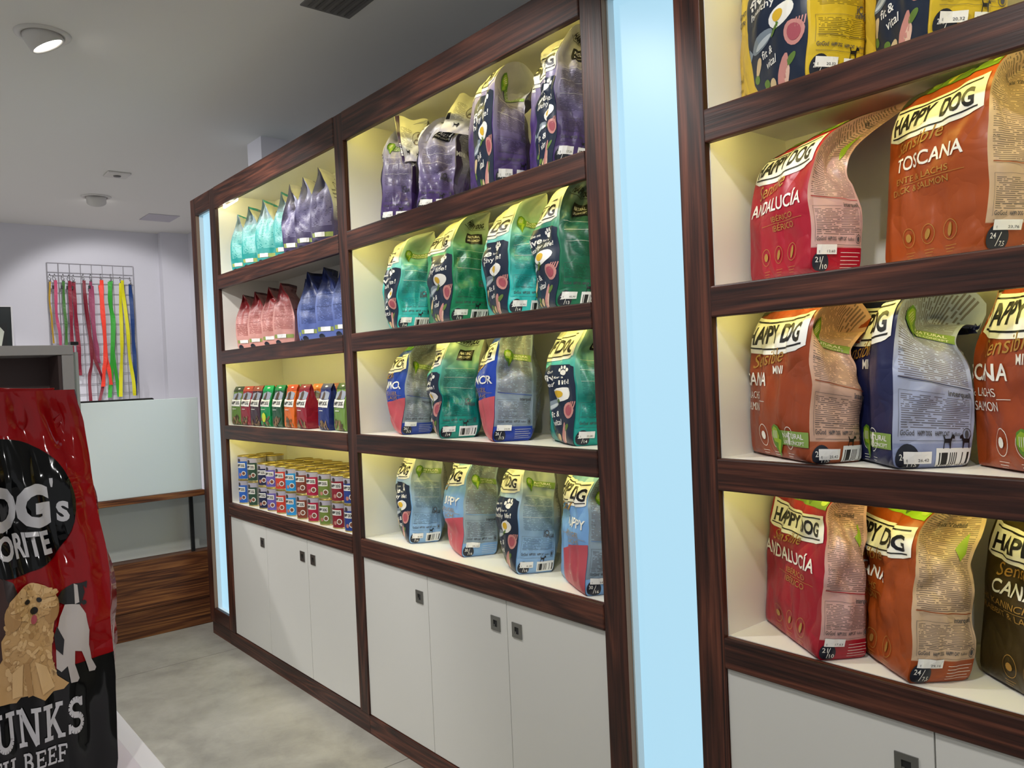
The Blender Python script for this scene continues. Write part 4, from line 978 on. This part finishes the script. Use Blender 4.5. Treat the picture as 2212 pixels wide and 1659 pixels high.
g = 'bags on the third row of the near bay'
sensible_bag('rust orange bag with rolled dark opening, nearest the post on the third row', (3.984, .012), Z3, 30, '#913c17', 'TOSCANA', ('ENTE & LACHS', 'DUCK & SALMON'), '25,42', '24/7,5', 'roll', .265, .10, .375, 61, g, mini=True, side_hex='#cfa790', low_hex='#a5552f', wr=.008, fb=.02, right=.42, num='4 001967 164278')
sensible_bag('navy blue bag with pale blue side between two orange bags', (4.160, .024), Z3, 40, '#1b2048', 'FRANCE', ('ENTE', 'DUCK'), '26,42', '24/7,5', 'roll', .25, .125, .385, 63, g, mini=True, side_hex='#a9b2cf', low_hex='#8e99bd', wr=.007, fb=.02, right=.36, num='4 001967 166364')
sensible_bag('rust orange bag at the right edge of the third row, cut off', (4.50, .005), Z3, 32, '#943f18', 'TOSCANA', ('ENTE & LACHS', 'DUCK & SALMON'), '25,42', '24/7,5', 'roll', .27, .11, .385, 65, g, mini=True, side_hex='#cfa790', low_hex='#a5552f', wr=.007, fb=.02, right=.42, num='4 001967 164278')
g = 'bags on the bottom row of the near bay'
sensible_bag('red bag with folded top on the bottom row, below the rust orange bag', (3.974, .014), Z4, 35, '#9e0e26', 'ANDALUCÍA', ('IBÉRICO', 'IBÉRICO'), '17,63', '21/10', 'lean', .29, .095, .38, 71, g, side_hex='#c9a09a', wr=.007, tb=.07, fb=.01, right=.88)
sensible_bag('orange bag with bulging side and pinched waist on the bottom row', (4.166, .020), Z4, 38, '#9c4615', 'TOSCANA', ('ENTE & LACHS', 'DUCK & SALMON'), '29,16', '24/7,5', 'lean', .29, .11, .375, 73, g, side_hex='#cdb092', wr=.011, tb=.12, fb=.02, right=.70, photo='#7fa51e')
sensible_bag('dark olive brown bag at the lower right edge, mostly cut off', (4.485, .01), Z4, 36, '#3d3117', 'CANADA', ('LACHS, KANINCHEN', 'SALMON, RABBIT & LAMB'), None, '24/7,5', 'lean', .29, .12, .38, 75, g, side_hex='#b7a48a', wr=.006, tb=.10, fb=.02, right=.72)

# ------------------------------------------------------------------ far bay : small bags, pouches, cans
def small_make(label, fr, z, yaw, col, group, w=.17, d=.085, h=.33, seed=1, planes=(), **kw):
    r = bag_root(label, fr, yaw, w, d, z, group); b = Bag(w, d, h, 'up', seed, nu=10, nv=24, ns=8, wr=.006, bb=.018, room=room_of(r, z, planes), **kw)
    def side(A):
        A.poly(rect(.06, .125, .96, .175), mat('#8f9d52', .5), 1)
        for yy in (.45, .62): A.line(.06, yy, .95, yy, .001, mat(col['line'], .5))
        A.poly(ell(.2, .05, .14, .14 * A.w / A.h, 14), BADGE, 1)
    b.panel('right', film(((0., col['s0']), (.25, col['s0']), (.5, col['s1']), (.75, col['s2']), (1., col['s2'])), ((.08, .92, .25, .7, 60, col['line']),), .45, crum=.012), side, 'side_panel', r)
    def back(A):
        if col['white']:
            for q in range(3): A.poly(rect(.1, .60 + q * .05, .5 + .1 * q, .615 + q * .05), mat('#8b8b80', .5), 1)
            A.ring(.62, .74, .17, .12, .12, mat('#55554c', .5), 1); A.ring(.62, .70, .09, .05, .2, mat('#55554c', .5), 2)
        else: A.poly(rect(.06, .55, .95, .57), mat(col['line'], .5), 1)
    b.panel('back', film(((0., col['b0']), (.30, col['b0']), (.55, col['b1']), (.955, col['b1']), (.96, col['seal']), (1., col['seal'])), ((.1, .9, .2, .5, 50, '#77776d'),)), back, 'back_panel', r)
    b.panel('front', film(((0., col['s0']), (1., col['s2']))), lambda A: banner(A, .66, .82), 'front_panel', r); b.panel('left', film(((0., col['s0']), (1., col['s2']))), None, 'side_panel', r)
    b.sticker('right', .2, .128, .62, .178, '', r)
    return r
TQ = dict(s0='#168a86', s1='#3f9c98', s2='#7d9096', b0='#2a9a90', b1='#d8d8c4', line='#8fd0c8', seal='#1f9c98', white=True)
PP = dict(s0='#3c3258', s1='#5c567c', s2='#77778c', b0='#4a4068', b1='#d9d8c6', line='#8c86a8', seal='#cfcdc0', white=True)
RD = dict(s0='#d49a90', s1='#cf968e', s2='#6e1216', b0='#b98078', b1='#a8746c', line='#8a1a20', seal='#4a0e12', white=False)
BL = dict(s0='#5a6ba8', s1='#6676ac', s2='#1d2650', b0='#3c4c8a', b1='#2c3870', line='#161e46', seal='#0f1530', white=False)
g1 = 'small bags on the top row of the far bay'; g2 = 'small bags in the unlit row of the far bay'
for i, (x, y, h, c, t, k) in enumerate([
        (.53, .05, .32, TQ, 'small turquoise bag standing at the far end of the top row', 101), (.69, .05, .335, TQ, 'second small turquoise bag of the top row, with pale back', 102),
        (.885, .05, .335, TQ, 'small turquoise bag standing clear in the middle of the turquoise ones', 103), (1.09, .06, .335, TQ, 'small turquoise bag right beside the small purple bags', 104),
        (1.215, .05, .345, PP, 'small purple bag right beside the turquoise ones', 105), (1.375, .045, .345, PP, 'small purple bag in the middle of the three small purple ones', 106), (1.535, .045, .355, PP, 'small purple bag nearest the post between far and middle bays', 107)]):
    small_bag(t, (x, y), Z1, 50, c, g1, seed=k, h=h, tb=-.012, fb=.012)
for i, (x, y, h, c, t, k) in enumerate([
        (.55, .05, .30, RD, 'small pink and dark red bag at the far end of the unlit row', 111), (.72, .05, .30, RD, 'second small pink and dark red bag in the unlit row', 112), (.905, .05, .305, RD, 'third small pink and dark red bag in the unlit row', 113), (1.04, .055, .31, RD, 'small pink and dark red bag standing next to the blue ones', 114),
        (1.235, .10, .31, BL, 'small blue bag tucked behind, next to the red ones', 115), (1.375, .045, .325, BL, 'small blue bag with a full pale side, unlit row', 116), (1.545, .045, .325, BL, 'small blue bag in front of the last one, unlit row', 117), (1.70, .05, .32, BL, 'small blue bag half hidden by the post, unlit row', 118)]):
    small_bag(t, (x, y), Z2, 46, c, g2, seed=k, h=h, tb=-.012, fb=.012, w=.165)

def pouch(label, x, y, yaw, col, top, seed, group, yel=False):
    w, d, h = .112, .045, .213
    r = bag_root(label, (x, y), yaw, w, d, Z3, group); r['category'] = 'treat pouch'; r.name = 'treat_pouch'
    b = Bag(w, d, h, 'up', seed, nu=8, nv=18, ns=5, wr=.0022, tb=0., fb=.006, bb=.006, a=[(0, 1), (1, 1)], g=[(0, .0005), (.4, .002), (.8, -.008), (.9, -.012), (1, -.001)], room=room_of(r, Z3, ()))
    def front(A):
        A.poly(rect(0, .86, 1, 1), mat(top, .4), 1); A.poly(ell(.5, .935, .14, .016, 12), CREAM, 2)
        A.poly([(.1, .66), (.9, .66), (.95, .80), (.55, .84), (.1, .80)], mat('#8c93a4', .45), 1); A.poly([(.28, .66), (.62, .66), (.58, .78), (.48, .84), (.36, .79)], mat('#4a3a30', .45), 2)
        A.poly([(.06, .50), (.94, .485), (.97, .655), (.5, .64), (.05, .665)], CREAM, 3); A.text('HAPPY DOG', .12, .535, .016, BLACK, 4, width=.76 * A.w, bold=.04)
        A.line(.2, .42, .6, .42, .003, CREAM, 3)
        if yel: A.poly(ell(.45, .24, .2, .2 * A.w / A.h, 14), mat('#c9d62c', .4), 4)
        R = random.Random(seed)
        for q in range(16): A.poly(ell(R.uniform(.12, .88), R.uniform(.05, .22), R.uniform(.07, .12), R.uniform(.025, .04), 9, R.uniform(-40, 40)), mat(('#6a5238', '#8a6d4c', '#4a3a28')[q % 3], .5), 2)
    b.panel('front', film(((0., col), (1., col))), front, 'front_panel', r)
    for f, n in (('right', 'side_panel'), ('left', 'side_panel'), ('back', 'back_panel')): b.panel(f, film(((0., col), (.85, col), (.86, top), (1., top))), None, n, r)
    return r
gp = 'treat pouches on the third row of the far bay'
PC = [('olive green', '#5a7a2c', '#2c3a22', .53), ('dark red', '#8c1f2e', '#a8442c', .663), ('dark plum', '#3d2430', '#8c4a34', .797), ('bright green', '#128a4a', '#0f9a50', .931), ('dark green', '#1f4a30', '#1c7a40', 1.078), ('orange', '#d4641c', '#b0401c', 1.222), ('crimson', '#8c1428', '#7a1424', 1.360), ('navy blue', '#1a2a6a', '#141e50', 1.590), ('moss green', '#6a8a3c', '#2c4a20', 1.745)]
for i, (n, c, t, x) in enumerate(PC): pouch(n + ' treat pouch standing in the front line of pouches', x, .055, (i * 37 % 9) - 4, c, t, 200 + i, gp, n == 'bright green')
for i, (n, c, t, x) in enumerate([('grey green', '#5a7a4c', '#33452a', .60), ('salmon red', '#a04a3c', '#b0583c', .74), ('yellow', '#b8a030', '#b88a2c', .99), ('pale green', '#5a9a50', '#4a8a4a', 1.14), ('amber', '#c8701c', '#c4641c', 1.30), ('dark maroon', '#6a1420', '#8a1a24', 1.475), ('brick red', '#a02a24', '#9a3024', 1.68)]):
    pouch(n + ' treat pouch standing behind the front line of pouches', x, .15, 2, c, t, 220 + i, gp)

flush()
# cans : one prototype per colour, copied through rows and layers
LID = mat('#b9a45a', .28, .85); RIM = mat('#c9b87c', .25, .9)
def can_proto(col, rad, hgt, label, x, y, z, group):
    r = thing('food_can', label, 'food can', (x, y, z), 0, group)
    s = film_can(col)
    mb = MB(); mb.lathe([(rad, .006), (rad, hgt - .006)], s, 28); 
    def on(a0, a1, z0, z1, m, off, txt=None):
        n = 6; vs = []; fs = []
        for j in range(2):
            for i in range(n + 1): a = math.radians(a0 + (a1 - a0) * i / n); vs.append(((rad + off) * math.cos(a), (rad + off) * math.sin(a), (z0, z1)[j]))
        fs = [(i, i + 1, n + 2 + i, n + 1 + i) for i in range(n)]; mb.idx(vs, fs, m)
    on(-112, -40, hgt * .50, hgt * .70, CREAM, .0004)
    vs, fs, W = text2d('HAPPY DOG', .035); k = math.radians(62) / W; H = hgt * .11
    mb.idx([((rad + .0009) * math.cos(math.radians(-107) + a * k), (rad + .0009) * math.sin(math.radians(-107) + a * k), hgt * .545 + b * H) for a, b in vs], fs, BLACK)
    def disc(ang, zc, ru, m, off):
        P = []
        for a, b in ell(0, 0, ru, ru, 14): t = math.radians(ang) + a / rad; P.append(((rad + off) * math.cos(t), (rad + off) * math.sin(t), zc + b))
        mb.face(P, m)
    disc(-52, hgt * .27, .013, CREAM, .0006); disc(-52, hgt * .27, .009, mat('#7a4a34', .5), .001); disc(-78, hgt * .22, .009, mat('#b4786a', .5), .0006)
    disc(-85, hgt * .82, .010, mat('#3c3430', .5), .0006)
    mb.build('labelled_body', r, True)
    mb = MB(); mb.lathe([(rad, hgt - .006), (rad + .0012, hgt - .003), (rad + .0008, hgt), (rad - .003, hgt), (rad - .004, hgt - .004), (rad * .6, hgt - .0035), (rad * .55, hgt - .0025), (.0004, hgt - .0025)], LID, 28); mb.build('lid', r, True)
    mb = MB(); mb.lathe([(.0004, .002), (rad - .003, .002), (rad - .003, 0), (rad + .0008, 0), (rad + .0012, .003), (rad, .006)], RIM, 28); mb.build('bottom_rim', r, True)
    return r
def film_can(col):
    s = NT('can_label', .35); u, v = s.uv()
    a = s.mix(s.math('GREATER_THAN', v, .80), col, '#a9a4ae')
    um = s.math('MULTIPLY', s.math('GREATER_THAN', u, .92), s.math('LESS_THAN', u, 2.)); um2 = s.math('LESS_THAN', u, .10); pm = s.math('MAXIMUM', um, um2)
    a = s.mix(s.math('MULTIPLY', pm, .55), a, '#a8a49c')
    vn = s.math('MULTIPLY', v, 34.); m = s.math('MULTIPLY', s.math('LESS_THAN', s.math('FRACT', vn), .45), pm)
    m = s.math('MULTIPLY', m, s.math('GREATER_THAN', s.noise(s.comb(s.math('MULTIPLY', u, 60.), s.math('FLOOR', vn)), 1., 1.), .42))
    return s.out(s.mix(s.math('MULTIPLY', m, .6), a, '#3a3634'))
gc = 'food cans on the bottom row of the far bay'
CANS = [('royal blue', '#2a5fb4', .500), ('dark green', '#2a4634', .640), ('blackish navy', '#1c2142', .785), ('violet', '#655aa6', .893), ('red-orange', '#c43c28', 1.010), ('sky blue', '#2b90cc', 1.130), ('brown', '#7a3c28', 1.255), ('raspberry', '#a81c3e', 1.378), ('olive green', '#6c8036', 1.500), ('dark red', '#841a2a', 1.630), ('navy', '#243c84', 1.745)]
for n, c, x in CANS:
    tall = x < .7; hg = .133 if tall else .1205; rad = .050; first = None
    for row, y in enumerate((.078, .183, .288)):
        if tall and row == 2: continue
        for lay in (0, 1):
            lab = '%s %sfood can, %s layer, %s row' % (n, 'tall ' if tall else '', ('lower', 'upper')[lay], ('front', 'second', 'back')[row])
            p = (x + (.004 * math.sin(row * 5 + x * 40) if lay else 0), y, Z4 + .0004 + lay * (hg + .0004))
            if first is None: first = can_proto(c, rad, hg, lab, *p, gc)
            else: dup(first, p, math.radians((row * 7 + lay * 11) % 13 - 6) if row == 0 else math.radians((row * 47 + lay * 80) % 90 - 45), lab, gc)
